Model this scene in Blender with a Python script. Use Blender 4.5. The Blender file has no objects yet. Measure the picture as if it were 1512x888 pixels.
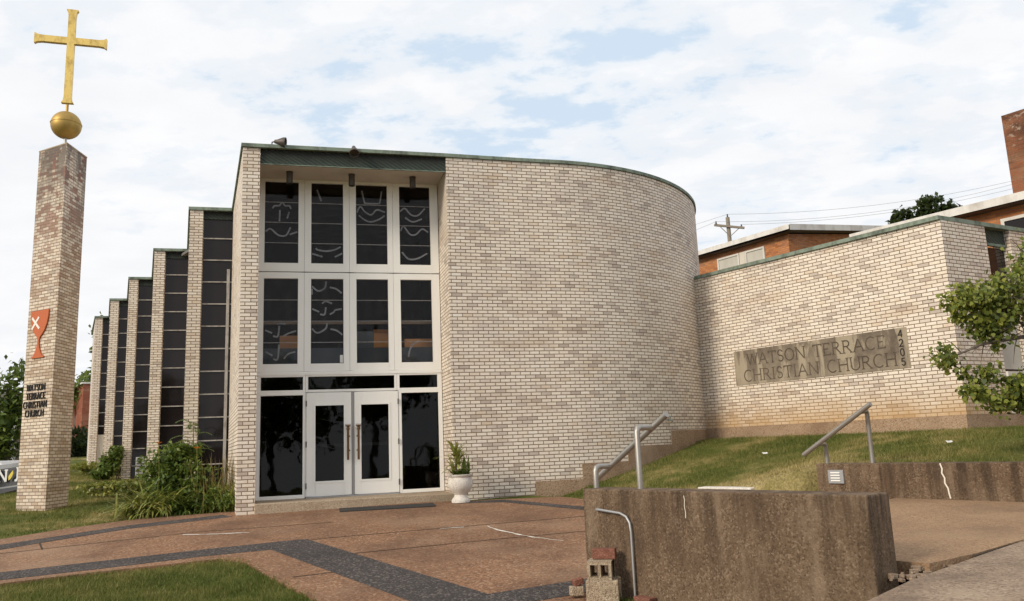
import bpy, bmesh, math, random
import numpy as np
from mathutils import Vector, Matrix
from mathutils.geometry import delaunay_2d_cdt

random.seed(7)
RNG = np.random.default_rng(11)
R = math.radians
scene = bpy.context.scene
COL = scene.collection

# ------------------------------------------------------------------ camera
PITCH, ROLL, FOCAL_PX = R(10.2), R(2.33), 1200.0
cam_data = bpy.data.cameras.new('camera')
cam = bpy.data.objects.new('camera', cam_data)
COL.objects.link(cam)
scene.camera = cam
cam_data.sensor_fit = 'HORIZONTAL'
cam_data.sensor_width = 36.0
cam_data.lens = FOCAL_PX / 1512.0 * 36.0
cam_data.clip_start = 0.05
cam_data.clip_end = 3000.0
fwd = Vector((0, math.cos(PITCH), math.sin(PITCH)))
up0 = Vector((0, -math.sin(PITCH), math.cos(PITCH)))
rt0 = Vector((1, 0, 0))
rt = math.cos(ROLL) * rt0 - math.sin(ROLL) * up0
up = math.cos(ROLL) * up0 + math.sin(ROLL) * rt0
cam.matrix_world = Matrix(((rt.x, up.x, -fwd.x, 0.0), (rt.y, up.y, -fwd.y, 0.0), (rt.z, up.z, -fwd.z, 1.6), (0, 0, 0, 1)))

# ------------------------------------------------------------------ sun, sky, exposure
SUN_DIR = Vector((-0.70, -0.56, 0.47)).normalized()      # towards the sun
sun_data = bpy.data.lights.new('sun', 'SUN')
sun_data.energy = 2.2
sun_data.angle = R(13.0)
sun_data.color = (1.0, 0.885, 0.72)
sun = bpy.data.objects.new('sun', sun_data)
COL.objects.link(sun)
sun.rotation_euler = SUN_DIR.to_track_quat('Z', 'Y').to_euler()
sun.location = (-30, -15, 25)

world = bpy.data.worlds.new('World')
scene.world = world
world.use_nodes = True
scene.view_settings.view_transform = 'Standard'
scene.view_settings.look = 'None'
scene.view_settings.gamma = 1.0
scene.view_settings.use_curve_mapping = False
scene.view_settings.exposure = 0.30


class NT:
    """small helper to write node trees"""
    def __init__(self, tree):
        self.t = tree
        tree.nodes.clear()

    def n(self, typ, **kw):
        nd = self.t.nodes.new(typ)
        for k, v in kw.items():
            if k.startswith('i_'):
                nd.inputs[k[2:].replace('_', ' ')].default_value = v
            else:
                setattr(nd, k, v)
        return nd

    def l(self, a, b):
        self.t.links.new(a, b)

    def math(self, op, a, b=None, clamp=False):
        nd = self.t.nodes.new('ShaderNodeMath')
        nd.operation = op
        nd.use_clamp = clamp
        for i, v in enumerate((a, b)):
            if v is None:
                continue
            if isinstance(v, (int, float)):
                nd.inputs[i].default_value = v
            else:
                self.l(v, nd.inputs[i])
        return nd.outputs[0]

    def mix(self, fac, a, b, blend='MIX'):
        nd = self.t.nodes.new('ShaderNodeMix')
        nd.data_type = 'RGBA'
        nd.blend_type = blend
        for sock, v in ((nd.inputs[0], fac), (nd.inputs[6], a), (nd.inputs[7], b)):
            if isinstance(v, (int, float)):
                sock.default_value = v
            elif isinstance(v, tuple):
                sock.default_value = (v[0], v[1], v[2], 1.0)
            else:
                self.l(v, sock)
        return nd.outputs[2]

    def ramp(self, fac, stops, interp='LINEAR'):
        nd = self.t.nodes.new('ShaderNodeValToRGB')
        cr = nd.color_ramp
        cr.interpolation = interp
        while len(cr.elements) < len(stops):
            cr.elements.new(0.5)
        for e, (p, c) in zip(cr.elements, stops):
            e.position = p
            e.color = (c, c, c, 1) if isinstance(c, (int, float)) else (c[0], c[1], c[2], 1)
        if fac is not None:
            self.l(fac, nd.inputs[0])
        return nd.outputs[0]

    def noise(self, vec, scale, detail=4.0, rough=0.55, dist=0.0):
        nd = self.t.nodes.new('ShaderNodeTexNoise')
        nd.inputs['Scale'].default_value = scale
        nd.inputs['Detail'].default_value = detail
        nd.inputs['Roughness'].default_value = rough
        nd.inputs['Distortion'].default_value = dist
        if vec is not None:
            self.l(vec, nd.inputs['Vector'])
        return nd.outputs[0]

    def scaled(self, vec, sx, sy, sz, loc=(0, 0, 0)):
        nd = self.t.nodes.new('ShaderNodeMapping')
        nd.inputs['Scale'].default_value = (sx, sy, sz)
        nd.inputs['Location'].default_value = loc
        self.l(vec, nd.inputs['Vector'])
        return nd.outputs[0]


def build_world():
    t = NT(world.node_tree)
    out = t.n('ShaderNodeOutputWorld')
    bg = t.n('ShaderNodeBackground')
    bg.inputs['Strength'].default_value = 0.1
    t.l(bg.outputs[0], out.inputs[0])
    sky = t.n('ShaderNodeTexSky')
    sky.sky_type = 'NISHITA'
    sky.sun_disc = False
    sky.sun_elevation = math.asin(SUN_DIR.z)
    sky.sun_rotation = math.atan2(SUN_DIR.x, SUN_DIR.y)
    sky.air_density = 1.0
    sky.dust_density = 1.5
    tc = t.n('ShaderNodeTexCoord')
    sep = t.n('ShaderNodeSeparateXYZ')
    t.l(tc.outputs['Generated'], sep.inputs[0])
    z = t.math('ADD', t.math('MAXIMUM', sep.outputs[2], 0.0), 0.16)
    px = t.math('DIVIDE', sep.outputs[0], z)
    py = t.math('DIVIDE', sep.outputs[1], z)
    cmb = t.n('ShaderNodeCombineXYZ')
    t.l(px, cmb.inputs[0])
    t.l(py, cmb.inputs[1])
    v = cmb.outputs[0]
    # broad sheets, streets of puffs and fine frayed edges
    rot = t.n('ShaderNodeMapping')
    rot.inputs['Rotation'].default_value = (0, 0, R(24))
    rot.inputs['Scale'].default_value = (1.0, 1.35, 1.0)
    t.l(v, rot.inputs['Vector'])
    broad = t.noise(t.scaled(v, 1, 1, 1, (3.1, 1.7, 0)), 0.75, 3.0, 0.5)
    puff = t.noise(rot.outputs[0], 4.4, 7.0, 0.58, 0.0)
    fine = t.noise(rot.outputs[0], 13.0, 4.0, 0.6)
    s = t.math('ADD', t.math('MULTIPLY', broad, 0.75), t.math('ADD', t.math('MULTIPLY', puff, 0.80), t.math('MULTIPLY', fine, 0.16)))
    low = t.math('SUBTRACT', 1.0, t.math('MULTIPLY', t.math('MAXIMUM', sep.outputs[2], 0.0), 3.2), True)   # whiter towards the horizon
    s = t.math('ADD', s, t.math('MULTIPLY', low, 0.14))
    s = t.math('ADD', s, t.math('MULTIPLY', t.math('MAXIMUM', t.math('MULTIPLY', sep.outputs[0], -1.0), 0.0), 0.10))
    cover = t.ramp(s, [(0.0, 0.0), (0.69, 0.0), (0.80, 0.72), (0.92, 1.0)], 'EASE')
    shade = t.noise(rot.outputs[0], 3.4, 5.0, 0.5)
    cloud = t.mix(t.ramp(shade, [(0.35, 0.0), (0.7, 1.0)]), (7.45, 7.55, 7.75), (8.15, 8.15, 8.2))
    thin = t.mix(0.93, sky.outputs[0], (5.5, 6.55, 7.7))      # thin veil over the blue
    t.l(t.mix(cover, thin, cloud), bg.inputs['Color'])


build_world()


# ------------------------------------------------------------------ materials
MATS = {}


def mat(name, fn):
    m = bpy.data.materials.new(name)
    m.use_nodes = True
    t = NT(m.node_tree)
    out = t.n('ShaderNodeOutputMaterial')
    fn(t, out)
    MATS[name] = m
    return m


def principled(t, out, color=None, rough=0.8, metal=0.0, spec=0.5, normal=None):
    p = t.n('ShaderNodeBsdfPrincipled')
    if color is not None:
        if isinstance(color, tuple):
            p.inputs['Base Color'].default_value = (color[0], color[1], color[2], 1)
        else:
            t.l(color, p.inputs['Base Color'])
    if isinstance(rough, (int, float)):
        p.inputs['Roughness'].default_value = rough
    else:
        t.l(rough, p.inputs['Roughness'])
    p.inputs['Metallic'].default_value = metal
    p.inputs['Specular IOR Level'].default_value = spec
    if normal is not None:
        t.l(normal, p.inputs['Normal'])
    t.l(p.outputs[0], out.inputs[0])
    return p


def bump(t, h, strength=0.5, dist=0.01):
    b = t.n('ShaderNodeBump')
    b.inputs['Strength'].default_value = strength
    b.inputs['Distance'].default_value = dist
    t.l(h, b.inputs['Height'])
    return b.outputs[0]


def pos(t):
    return t.n('ShaderNodeNewGeometry').outputs['Position']


def brick_mat(name, palette, mortar, stains=None, patches=None, row=0.0677, width=0.205, joint=0.0076, rough=0.6, spec=0.35):
    def fn(t, out):
        tc = t.n('ShaderNodeTexCoord')
        uv = tc.outputs['UV']
        P = pos(t)
        br = t.n('ShaderNodeTexBrick')
        br.offset = 0.5
        br.inputs['Color1'].default_value = (0, 0, 0, 1)
        br.inputs['Color2'].default_value = (1, 1, 1, 1)
        br.inputs['Mortar'].default_value = (0.5, 0.5, 0.5, 1)
        br.inputs['Scale'].default_value = 1.0
        br.inputs['Mortar Size'].default_value = joint
        br.inputs['Mortar Smooth'].default_value = 0.05
        br.inputs['Brick Width'].default_value = width
        br.inputs['Row Height'].default_value = row
        t.l(uv, br.inputs['Vector'])
        rnd = t.math('ADD', br.outputs['Color'], t.math('MULTIPLY', t.math('SUBTRACT', t.noise(P, 0.9, 4, 0.6), 0.5), 0.5), True)
        col = t.ramp(rnd, palette)
        fine = t.noise(P, 45.0, 3, 0.6)
        col = t.mix(t.ramp(fine, [(0.35, 0.16), (0.6, 0.0)]), col, (0.22, 0.17, 0.13))
        # broad weathering, long and level like the courses
        wv = t.scaled(P, 0.7, 0.7, 2.6)
        w = t.noise(wv, 1.1, 6, 0.62)
        col = t.mix(t.ramp(w, [(0.51, 0.0), (0.72, 0.44)]), col, (0.46, 0.32, 0.20))
        w2 = t.noise(t.scaled(P, 1.2, 1.2, 1.0, (5, 2, 1)), 0.8, 4, 0.5)
        col = t.mix(t.ramp(w2, [(0.54, 0.0), (0.74, 0.22)]), col, (0.42, 0.37, 0.37))
        if patches:
            col = patches(t, col, P, br.outputs['Color'])
        mcol = t.mix(t.ramp(t.noise(P, 3.0, 4, 0.6), [(0.3, 0.0), (0.7, 1.0)]), mortar[0], mortar[1])
        col = t.mix(br.outputs['Fac'], col, mcol)
        if stains:
            col = stains(t, col, P)
        h = t.math('SUBTRACT', t.math('MULTIPLY', fine, 0.15), br.outputs['Fac'])
        principled(t, out, col, rough, 0, spec, bump(t, h, 0.6, 0.008))
    return mat(name, fn)


CREAM = [(0.0, (0.47, 0.40, 0.345)), (0.10, (0.63, 0.555, 0.485)), (0.3, (0.755, 0.67, 0.575)), (0.55, (0.81, 0.73, 0.63)), (0.8, (0.785, 0.695, 0.585)), (0.93, (0.83, 0.765, 0.68)), (1.0, (0.70, 0.585, 0.465))]
MORTAR = ((0.145, 0.094, 0.058), (0.25, 0.172, 0.112))


def rust_at_foot(z0, z1):
    def fn(t, col, P):
        sp = t.n('ShaderNodeSeparateXYZ')
        t.l(P, sp.inputs[0])
        n = t.noise(t.scaled(P, 1, 1, 0.35), 2.2, 5, 0.65)
        lvl = t.math('DIVIDE', t.math('SUBTRACT', z1, sp.outputs[2]), z1 - z0)
        f = t.math('MULTIPLY', t.math('POWER', t.math('MAXIMUM', lvl, 0.0), 1.5), t.math('ADD', n, 0.25))
        return t.mix(t.math('MINIMUM', f, 0.82), col, t.mix(n, (0.50, 0.34, 0.12), (0.40, 0.24, 0.09)), 'MULTIPLY') if False else t.mix(t.math('MINIMUM', f, 0.72), col, (0.44, 0.25, 0.085))
    return fn


def pillar_patches(t, col, P, rnd):
    sp = t.n('ShaderNodeSeparateXYZ')
    t.l(P, sp.inputs[0])
    hi = t.math('MULTIPLY', t.math('SUBTRACT', sp.outputs[2], 4.6), 0.26, True)
    n = t.noise(t.scaled(P, 1.0, 1.0, 0.8, (1, 7, 2)), 1.3, 4, 0.6)
    n2 = t.math('ADD', n, t.math('MULTIPLY', t.math('SUBTRACT', rnd, 0.5), 0.34))
    tan = t.math('MULTIPLY', t.ramp(t.math('ADD', t.math('MULTIPLY', rnd, 0.5), t.math('MULTIPLY', t.noise(t.scaled(P, 0.5, 0.5, 2.2), 1.2, 4, 0.6), 1.0)), [(0.76, 0.0), (0.94, 1.0)]), 0.7)
    col = t.mix(tan, col, (0.36, 0.25, 0.165))
    spall = t.math('MULTIPLY', t.ramp(n2, [(0.555, 0.0), (0.585, 1.0)]), hi)
    col = t.mix(spall, col, (0.21, 0.055, 0.034))
    n3 = t.noise(t.scaled(P, 1.6, 1.6, 0.5, (4, 1, 0)), 1.5, 5, 0.65)
    top = t.math('MULTIPLY', t.math('SUBTRACT', sp.outputs[2], 6.3), 0.5, True)
    soot = t.math('MULTIPLY', t.ramp(n3, [(0.46, 0.0), (0.56, 0.92)]), top)
    return t.mix(soot, col, (0.10, 0.085, 0.075))


brick_mat('cream_brick', CREAM, MORTAR)
brick_mat('cream_brick_rusty_foot', CREAM, MORTAR, stains=rust_at_foot(1.80, 2.65))
brick_mat('pillar_brick', [(a, (c[0] * 0.92, c[1] * 0.88, c[2] * 0.83)) for a, c in CREAM], MORTAR, patches=pillar_patches)
brick_mat('orange_brick', [(0, (0.32, 0.11, 0.038)), (0.4, (0.46, 0.17, 0.058)), (0.8, (0.54, 0.215, 0.075)), (1, (0.38, 0.13, 0.055))], ((0.33, 0.21, 0.13), (0.26, 0.15, 0.09)), width=0.21, rough=0.85, spec=0.15)


def sooty_top(t, col, P):
    sp = t.n('ShaderNodeSeparateXYZ')
    t.l(P, sp.inputs[0])
    top = t.math('MULTIPLY', t.math('SUBTRACT', sp.outputs[2], 9.0), 0.5, True)
    n = t.noise(P, 1.6, 6, 0.65)
    col = t.mix(t.math('MULTIPLY', t.ramp(n, [(0.38, 0.0), (0.56, 0.95)]), top), col, (0.06, 0.035, 0.024))
    n2 = t.noise(t.scaled(P, 1, 1, 1.8, (3, 3, 3)), 2.6, 5, 0.6)
    return t.mix(t.math('MULTIPLY', t.ramp(n2, [(0.60, 0.0), (0.66, 0.75)]), top), col, (0.50, 0.40, 0.32))


brick_mat('chimney_brick', [(0, (0.20, 0.065, 0.03)), (0.5, (0.30, 0.10, 0.045)), (1, (0.25, 0.085, 0.04))], ((0.25, 0.16, 0.10), (0.2, 0.12, 0.08)), stains=sooty_top, rough=0.9, spec=0.1)
brick_mat('red_brick', [(0, (0.22, 0.06, 0.035)), (0.5, (0.33, 0.095, 0.055)), (1, (0.27, 0.08, 0.045))], ((0.22, 0.11, 0.08), (0.2, 0.1, 0.07)), rough=0.9, spec=0.1)


def speckled(name, base, dark, light, scale=60.0, blotch=1.2, streak=False, rough=0.9, bstr=0.5, bdist=0.006, pale=0.0, contrast=0.6):
    """exposed-aggregate or weathered concrete"""
    def fn(t, out):
        P = pos(t)
        vor = t.n('ShaderNodeTexVoronoi')
        vor.inputs['Scale'].default_value = scale
        t.l(P, vor.inputs['Vector'])
        sp = t.n('ShaderNodeSeparateColor')
        t.l(vor.outputs['Color'], sp.inputs[0])
        col = t.ramp(sp.outputs[0], [(0.0, dark), (0.4, base), (0.75, base), (1.0, light)])
        big = t.noise(P, blotch, 6, 0.62)
        col = t.mix(t.ramp(big, [(0.42, 0.0), (0.68, contrast)]), col, dark)
        col = t.mix(t.ramp(t.noise(t.scaled(P, 1, 1, 1, (9, 4, 2)), blotch * 0.6, 5, 0.6), [(0.5, 0.0), (0.75, contrast * 0.7)]), col, light)
        if streak:
            sp2 = t.n('ShaderNodeSeparateXYZ')
            t.l(P, sp2.inputs[0])
            top = t.math('ADD', t.math('MULTIPLY', t.math('SUBTRACT', sp2.outputs[2], 0.35), 0.9), 0.18, True)
            st = t.noise(t.scaled(P, 5.5, 5.5, 0.42), 1.3, 7, 0.66, 0.2)
            patch = t.noise(t.scaled(P, 1, 1, 0.6, (3, 8, 1)), 1.1, 4, 0.6)
            drip = t.math('MULTIPLY', t.ramp(st, [(0.44, 0.0), (0.58, 1.0)]), t.math('MULTIPLY', t.ramp(patch, [(0.34, 0.25), (0.54, 1.0)]), top))
            col = t.mix(t.math('MULTIPLY', drip, 0.85), col, (dark[0] * 0.33, dark[1] * 0.32, dark[2] * 0.30))
            st2 = t.noise(t.scaled(P, 4.0, 4.0, 1.2, (2, 5, 0)), 1.2, 6, 0.65)
            col = t.mix(t.math('MULTIPLY', t.ramp(st2, [(0.52, 0.0), (0.70, 0.6)]), t.math('SUBTRACT', 1.0, t.math('MULTIPLY', drip, 0.7))), col, light)
        f = t.noise(P, scale * 1.2, 3, 0.6)
        principled(t, out, col, rough, 0, 0.25, bump(t, t.math('ADD', f, t.math('MULTIPLY', vor.outputs['Distance'], -0.8)), bstr, bdist))
    return mat(name, fn)


speckled('brown_aggregate', (0.255, 0.134, 0.074), (0.125, 0.070, 0.044), (0.38, 0.255, 0.165), 42, 0.9, contrast=0.7)
speckled('black_aggregate', (0.062, 0.053, 0.050), (0.035, 0.03, 0.03), (0.19, 0.16, 0.14), 50, 1.2, contrast=0.4)
speckled('walkway_concrete', (0.34, 0.215, 0.125), (0.20, 0.128, 0.080), (0.42, 0.295, 0.18), 75, 0.9, contrast=0.8)
speckled('sidewalk_concrete', (0.30, 0.222, 0.158), (0.155, 0.108, 0.078), (0.39, 0.305, 0.225), 60, 1.7, contrast=0.85)
speckled('retaining_concrete', (0.158, 0.106, 0.067), (0.085, 0.054, 0.033), (0.255, 0.185, 0.128), 65, 2.2, streak=True, contrast=0.6)
speckled('foundation_concrete', (0.37, 0.255, 0.165), (0.19, 0.12, 0.075), (0.43, 0.33, 0.24), 70, 1.1, contrast=0.7)
speckled('step_concrete', (0.40, 0.315, 0.225), (0.25, 0.18, 0.12), (0.48, 0.40, 0.31), 70, 1.6, contrast=0.5)
speckled('pale_concrete', (0.68, 0.64, 0.58), (0.5, 0.45, 0.4), (0.78, 0.75, 0.7), 60, 1.6, contrast=0.4)
speckled('cinder_block', (0.42, 0.33, 0.23), (0.22, 0.165, 0.115), (0.55, 0.46, 0.35), 85, 5, bdist=0.01, bstr=0.8, contrast=0.4)
speckled('red_paver', (0.22, 0.092, 0.062), (0.13, 0.052, 0.036), (0.32, 0.17, 0.125), 90, 6, contrast=0.5)


def carved(t, out):
    P = pos(t)
    col = t.ramp(t.noise(P, 2.2, 6, 0.65), [(0.36, (0.125, 0.100, 0.078)), (0.52, (0.205, 0.168, 0.128)), (0.66, (0.275, 0.228, 0.172))])
    wash = t.noise(t.scaled(P, 2.6, 2.6, 0.7, (1.5, 0, 0)), 1.0, 5, 0.6, 0.4)
    col = t.mix(t.ramp(wash, [(0.52, 0.0), (0.585, 0.8)]), col, (0.43, 0.365, 0.27))
    sp_ = t.n('ShaderNodeSeparateXYZ')
    t.l(P, sp_.inputs[0])
    foot = t.math('MULTIPLY', t.math('SUBTRACT', 3.02, sp_.outputs[2]), 2.2, True)
    col = t.mix(t.math('MULTIPLY', foot, t.noise(P, 3.0, 4, 0.6)), col, (0.38, 0.32, 0.24))
    f = t.noise(P, 60, 4, 0.65)
    col = t.mix(t.ramp(f, [(0.35, 0.3), (0.6, 0.0)]), col, (0.13, 0.10, 0.075))
    principled(t, out, col, 0.9, 0, 0.2, bump(t, f, 0.5, 0.004))


mat('carved_stone', carved)
speckled('stone_groove', (0.105, 0.082, 0.06), (0.065, 0.05, 0.037), (0.19, 0.155, 0.115), 90, 2.6, contrast=0.7)
speckled('urn_stone', (0.70, 0.66, 0.60), (0.47, 0.42, 0.37), (0.78, 0.75, 0.7), 70, 3.5, contrast=0.6)
speckled('asphalt', (0.06, 0.06, 0.065), (0.04, 0.04, 0.042), (0.10, 0.10, 0.10), 60, 0.6)
speckled('grey_siding', (0.40, 0.41, 0.42), (0.3, 0.3, 0.31), (0.5, 0.5, 0.5), 20, 0.6, contrast=0.3)
speckled('joint_dirt', (0.055, 0.04, 0.03), (0.03, 0.02, 0.015), (0.1, 0.08, 0.05), 60, 2)


def painted(name, color, rough=0.5, dirt=0.25, dirtcol=(0.25, 0.2, 0.15), spec=0.4, metal=0.0, scale=3.0, bstr=0.08):
    def fn(t, out):
        P = pos(t)
        n = t.noise(t.scaled(P, 1, 1, 0.5), scale, 6, 0.65)
        col = t.mix(t.ramp(n, [(0.45, 0.0), (0.75, dirt)]), color, dirtcol)
        r = t.math('ADD', t.math('MULTIPLY', n, 0.25), rough - 0.1)
        principled(t, out, col, r, metal, spec, bump(t, t.noise(P, scale * 12, 3, 0.6), bstr, 0.004))
    return mat(name, fn)


painted('white_paint', (0.85, 0.84, 0.80), 0.45, 0.10, (0.5, 0.45, 0.38))
painted('soffit_paint', (0.56, 0.50, 0.44), 0.7, 0.3, (0.35, 0.29, 0.23))
painted('grey_weatherstrip', (0.30, 0.29, 0.28), 0.6)
painted('copper_patina', (0.225, 0.275, 0.225), 0.8, 0.95, (0.05, 0.052, 0.045), 0.15, scale=5)
painted('bronze', (0.16, 0.085, 0.04), 0.4, 0.5, (0.05, 0.03, 0.02), metal=0.7)
painted('lamp_metal', (0.10, 0.085, 0.075), 0.5, 0.4, (0.04, 0.035, 0.03), metal=0.4)
painted('brushed_steel', (0.40, 0.38, 0.35), 0.42, 0.5, (0.2, 0.17, 0.14), metal=0.75)
painted('galvanised', (0.42, 0.43, 0.44), 0.45, 0.3, (0.25, 0.22, 0.19), metal=0.6)
painted('gilded', (0.84, 0.60, 0.19), 0.40, 0.7, (0.20, 0.12, 0.035), metal=0.75, scale=9, bstr=0.5)
painted('dull_gold', (0.45, 0.30, 0.09), 0.5, 0.5, (0.2, 0.13, 0.05), metal=0.6, scale=4)
painted('dark_metal', (0.03, 0.027, 0.025), 0.45, 0.3, (0.08, 0.06, 0.05), metal=0.3)
painted('emblem_red', (0.50, 0.115, 0.03), 0.5, 0.3, (0.35, 0.09, 0.03))
painted('emblem_white', (0.82, 0.78, 0.72), 0.5)
painted('rubber_mat', (0.035, 0.033, 0.033), 0.9, 0.3, (0.09, 0.07, 0.05), bstr=0.6)
painted('bar_metal', (0.42, 0.39, 0.36), 0.5, 0.8, (0.13, 0.10, 0.085), scale=9)
painted('pale_panel', (0.62, 0.57, 0.49), 0.7, 0.4, (0.4, 0.34, 0.27))
painted('cardboard', (0.50, 0.25, 0.11), 0.85, 0.3, (0.25, 0.13, 0.06))
painted('grey_case', (0.11, 0.12, 0.135), 0.6)
painted('balcony_grey', (0.075, 0.085, 0.10), 0.8)
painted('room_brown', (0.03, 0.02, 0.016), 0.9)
painted('ledge_wood', (0.24, 0.17, 0.11), 0.7)
painted('ornament_glass', (0.30, 0.30, 0.31), 0.35, 0.95, (0.06, 0.06, 0.065), scale=4)
painted('eave_white', (0.68, 0.66, 0.62), 0.6, 0.75, (0.34, 0.29, 0.25), scale=2.5)
painted('soffit_brown', (0.10, 0.07, 0.055), 0.8)
painted('roof_grey', (0.16, 0.15, 0.145), 0.9)
painted('window_trim', (0.62, 0.60, 0.55), 0.5)
painted('blind', (0.50, 0.48, 0.42), 0.7)
painted('wood_pole', (0.26, 0.22, 0.18), 0.9)
painted('wire', (0.35, 0.35, 0.36), 0.7)
painted('vinyl_black', (0.028, 0.03, 0.036), 0.45, 0.2, (0.10, 0.10, 0.11))
painted('vinyl_white', (0.72, 0.72, 0.72), 0.5)
painted('vinyl_yellow', (0.72, 0.56, 0.06), 0.5)
painted('vinyl_grey', (0.24, 0.25, 0.27), 0.5)
painted('car_paint', (0.62, 0.63, 0.64), 0.25)
painted('car_glass', (0.03, 0.035, 0.04), 0.1)
painted('tail_red', (0.6, 0.03, 0.02), 0.3)
painted('tyre', (0.03, 0.03, 0.03), 0.9)
painted('chalk', (0.62, 0.57, 0.5), 0.9)
painted('sealant', (0.74, 0.69, 0.6), 0.8, 0.4)
painted('soil', (0.06, 0.042, 0.03), 0.95)
painted('bark', (0.13, 0.105, 0.085), 0.9, 0.6, (0.05, 0.04, 0.03), bstr=0.6)
painted('orange_petal', (0.75, 0.22, 0.02), 0.5)
painted('paper_white', (0.7, 0.7, 0.68), 0.6)
painted('plastic_tag', (0.10, 0.12, 0.12), 0.5)


def glass_fn(tint, refl, rough=0.02):
    def fn(t, out):
        tr = t.n('ShaderNodeBsdfTransparent')
        tr.inputs[0].default_value = (tint, tint, tint, 1)
        gl = t.n('ShaderNodeBsdfGlossy')
        gl.inputs['Roughness'].default_value = rough
        gl.inputs[0].default_value = (0.9, 0.9, 0.92, 1)
        n = t.noise(pos(t), 1.3, 2, 0.5)
        t.l(bump(t, n, 0.15, 0.03), gl.inputs['Normal'])
        fr = t.n('ShaderNodeFresnel')
        fr.inputs[0].default_value = 1.45
        mx = t.n('ShaderNodeMixShader')
        t.l(t.math('MULTIPLY', fr.outputs[0], refl), mx.inputs[0])
        t.l(tr.outputs[0], mx.inputs[1])
        t.l(gl.outputs[0], mx.inputs[2])
        t.l(mx.outputs[0], out.inputs[0])
    return fn


mat('window_glass', glass_fn(0.92, 0.30))
mat('door_glass', glass_fn(0.40, 0.52))


def dark_glass(t, out):
    P = pos(t)
    n = t.noise(t.scaled(P, 1, 1, 0.8), 0.8, 3, 0.5)
    col = t.mix(n, (0.010, 0.008, 0.008), (0.022, 0.017, 0.018))
    principled(t, out, col, 0.05, 0, 0.26, bump(t, n, 0.12, 0.05))


mat('bay_glass', dark_glass)


def fascia(t, out):
    tc = t.n('ShaderNodeTexCoord')
    w = t.n('ShaderNodeTexWave')
    w.bands_direction = 'DIAGONAL'
    w.inputs['Scale'].default_value = 5.5
    w.inputs['Distortion'].default_value = 0.6
    t.l(t.scaled(tc.outputs['UV'], 1, 1.6, 1), w.inputs['Vector'])
    P = pos(t)
    n = t.noise(P, 6, 5, 0.65)
    sp = t.n('ShaderNodeSeparateXYZ')
    t.l(P, sp.inputs[0])
    low = t.math('ADD', t.math('MULTIPLY', t.math('SUBTRACT', 7.32, sp.outputs[2]), 4.6), t.math('MULTIPLY', t.math('SUBTRACT', n, 0.5), 0.8), True)
    col = t.mix(low, (0.011, 0.011, 0.010), (0.034, 0.046, 0.037))       # near black above, turning greener and lighter towards the bottom edge
    col = t.mix(t.math('MULTIPLY', t.ramp(w.outputs[0], [(0.55, 0.0), (0.9, 0.5)]), low), col, (0.085, 0.12, 0.095))
    principled(t, out, col, 0.6, 0.0, 0.4, bump(t, w.outputs[0], 0.7, 0.02))


mat('fascia_copper', fascia)


def lawn(t, out):
    P = pos(t)
    col = lawn_colour(t, P)
    f = t.noise(P, 30, 4, 0.7)
    col = t.mix(t.ramp(f, [(0.35, 0.6), (0.65, 0.0)]), col, (0.045, 0.04, 0.018))
    principled(t, out, col, 0.95, 0, 0.1, bump(t, f, 0.9, 0.04))


def lawn_colour(t, P, rnd=None):
    a = t.noise(t.scaled(P, 1, 1, 0.2), 0.55, 5, 0.6)
    b = t.noise(t.scaled(P, 1, 1, 0.2, (4, 9, 0)), 1.9, 5, 0.62)
    m = t.math('ADD', t.math('MULTIPLY', a, 0.6), t.math('MULTIPLY', b, 0.4))
    dp = t.n('ShaderNodeVectorMath', operation='DOT_PRODUCT')
    t.l(P, dp.inputs[0])
    dp.inputs[1].default_value = (0.79, 0.61, 0.0)
    dt = t.n('ShaderNodeVectorMath', operation='DOT_PRODUCT')
    t.l(P, dt.inputs[0])
    dt.inputs[1].default_value = (0.61, -0.79, 0.0)
    foot = t.math('SUBTRACT', 1.0, t.math('ABSOLUTE', t.math('MULTIPLY', t.math('SUBTRACT', dp.outputs['Value'], 10.6), 0.85)), True)
    here = t.math('SUBTRACT', 1.0, t.math('ABSOLUTE', t.math('MULTIPLY', t.math('ADD', dt.outputs['Value'], 8.6), 0.33)), True)
    m = t.math('ADD', m, t.math('MULTIPLY', t.math('MULTIPLY', foot, here), 0.30))
    col = t.ramp(m, [(0.34, (0.062, 0.092, 0.015)), (0.45, (0.115, 0.142, 0.028)), (0.53, (0.19, 0.19, 0.052)), (0.59, (0.36, 0.295, 0.115)), (0.68, (0.50, 0.40, 0.19))])
    if rnd is not None:
        col = t.mix(t.ramp(rnd, [(0.0, 0.55), (0.5, 0.0)]), col, (0.030, 0.045, 0.010))
        col = t.mix(t.ramp(rnd, [(0.80, 0.0), (1.0, 0.7)]), col, (0.36, 0.29, 0.13))
    return col


mat('lawn_soil', lawn)


def foliage_surface(t, out, col, trans=0.3, rough=0.5, spec=0.35):
    p = t.n('ShaderNodeBsdfPrincipled')
    t.l(col, p.inputs['Base Color'])
    p.inputs['Roughness'].default_value = rough
    p.inputs['Specular IOR Level'].default_value = spec
    tr = t.n('ShaderNodeBsdfTranslucent')
    t.l(t.mix(0.4, col, (0.18, 0.22, 0.03)), tr.inputs[0])
    mx = t.n('ShaderNodeMixShader')
    mx.inputs[0].default_value = trans
    t.l(p.outputs[0], mx.inputs[1])
    t.l(tr.outputs[0], mx.inputs[2])
    t.l(mx.outputs[0], out.inputs[0])


def blades(t, out):
    g = t.n('ShaderNodeNewGeometry')
    foliage_surface(t, out, lawn_colour(t, g.outputs['Position'], g.outputs['Random Per Island']), 0.25, 0.6, 0.2)


mat('grass_blade', blades)


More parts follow.
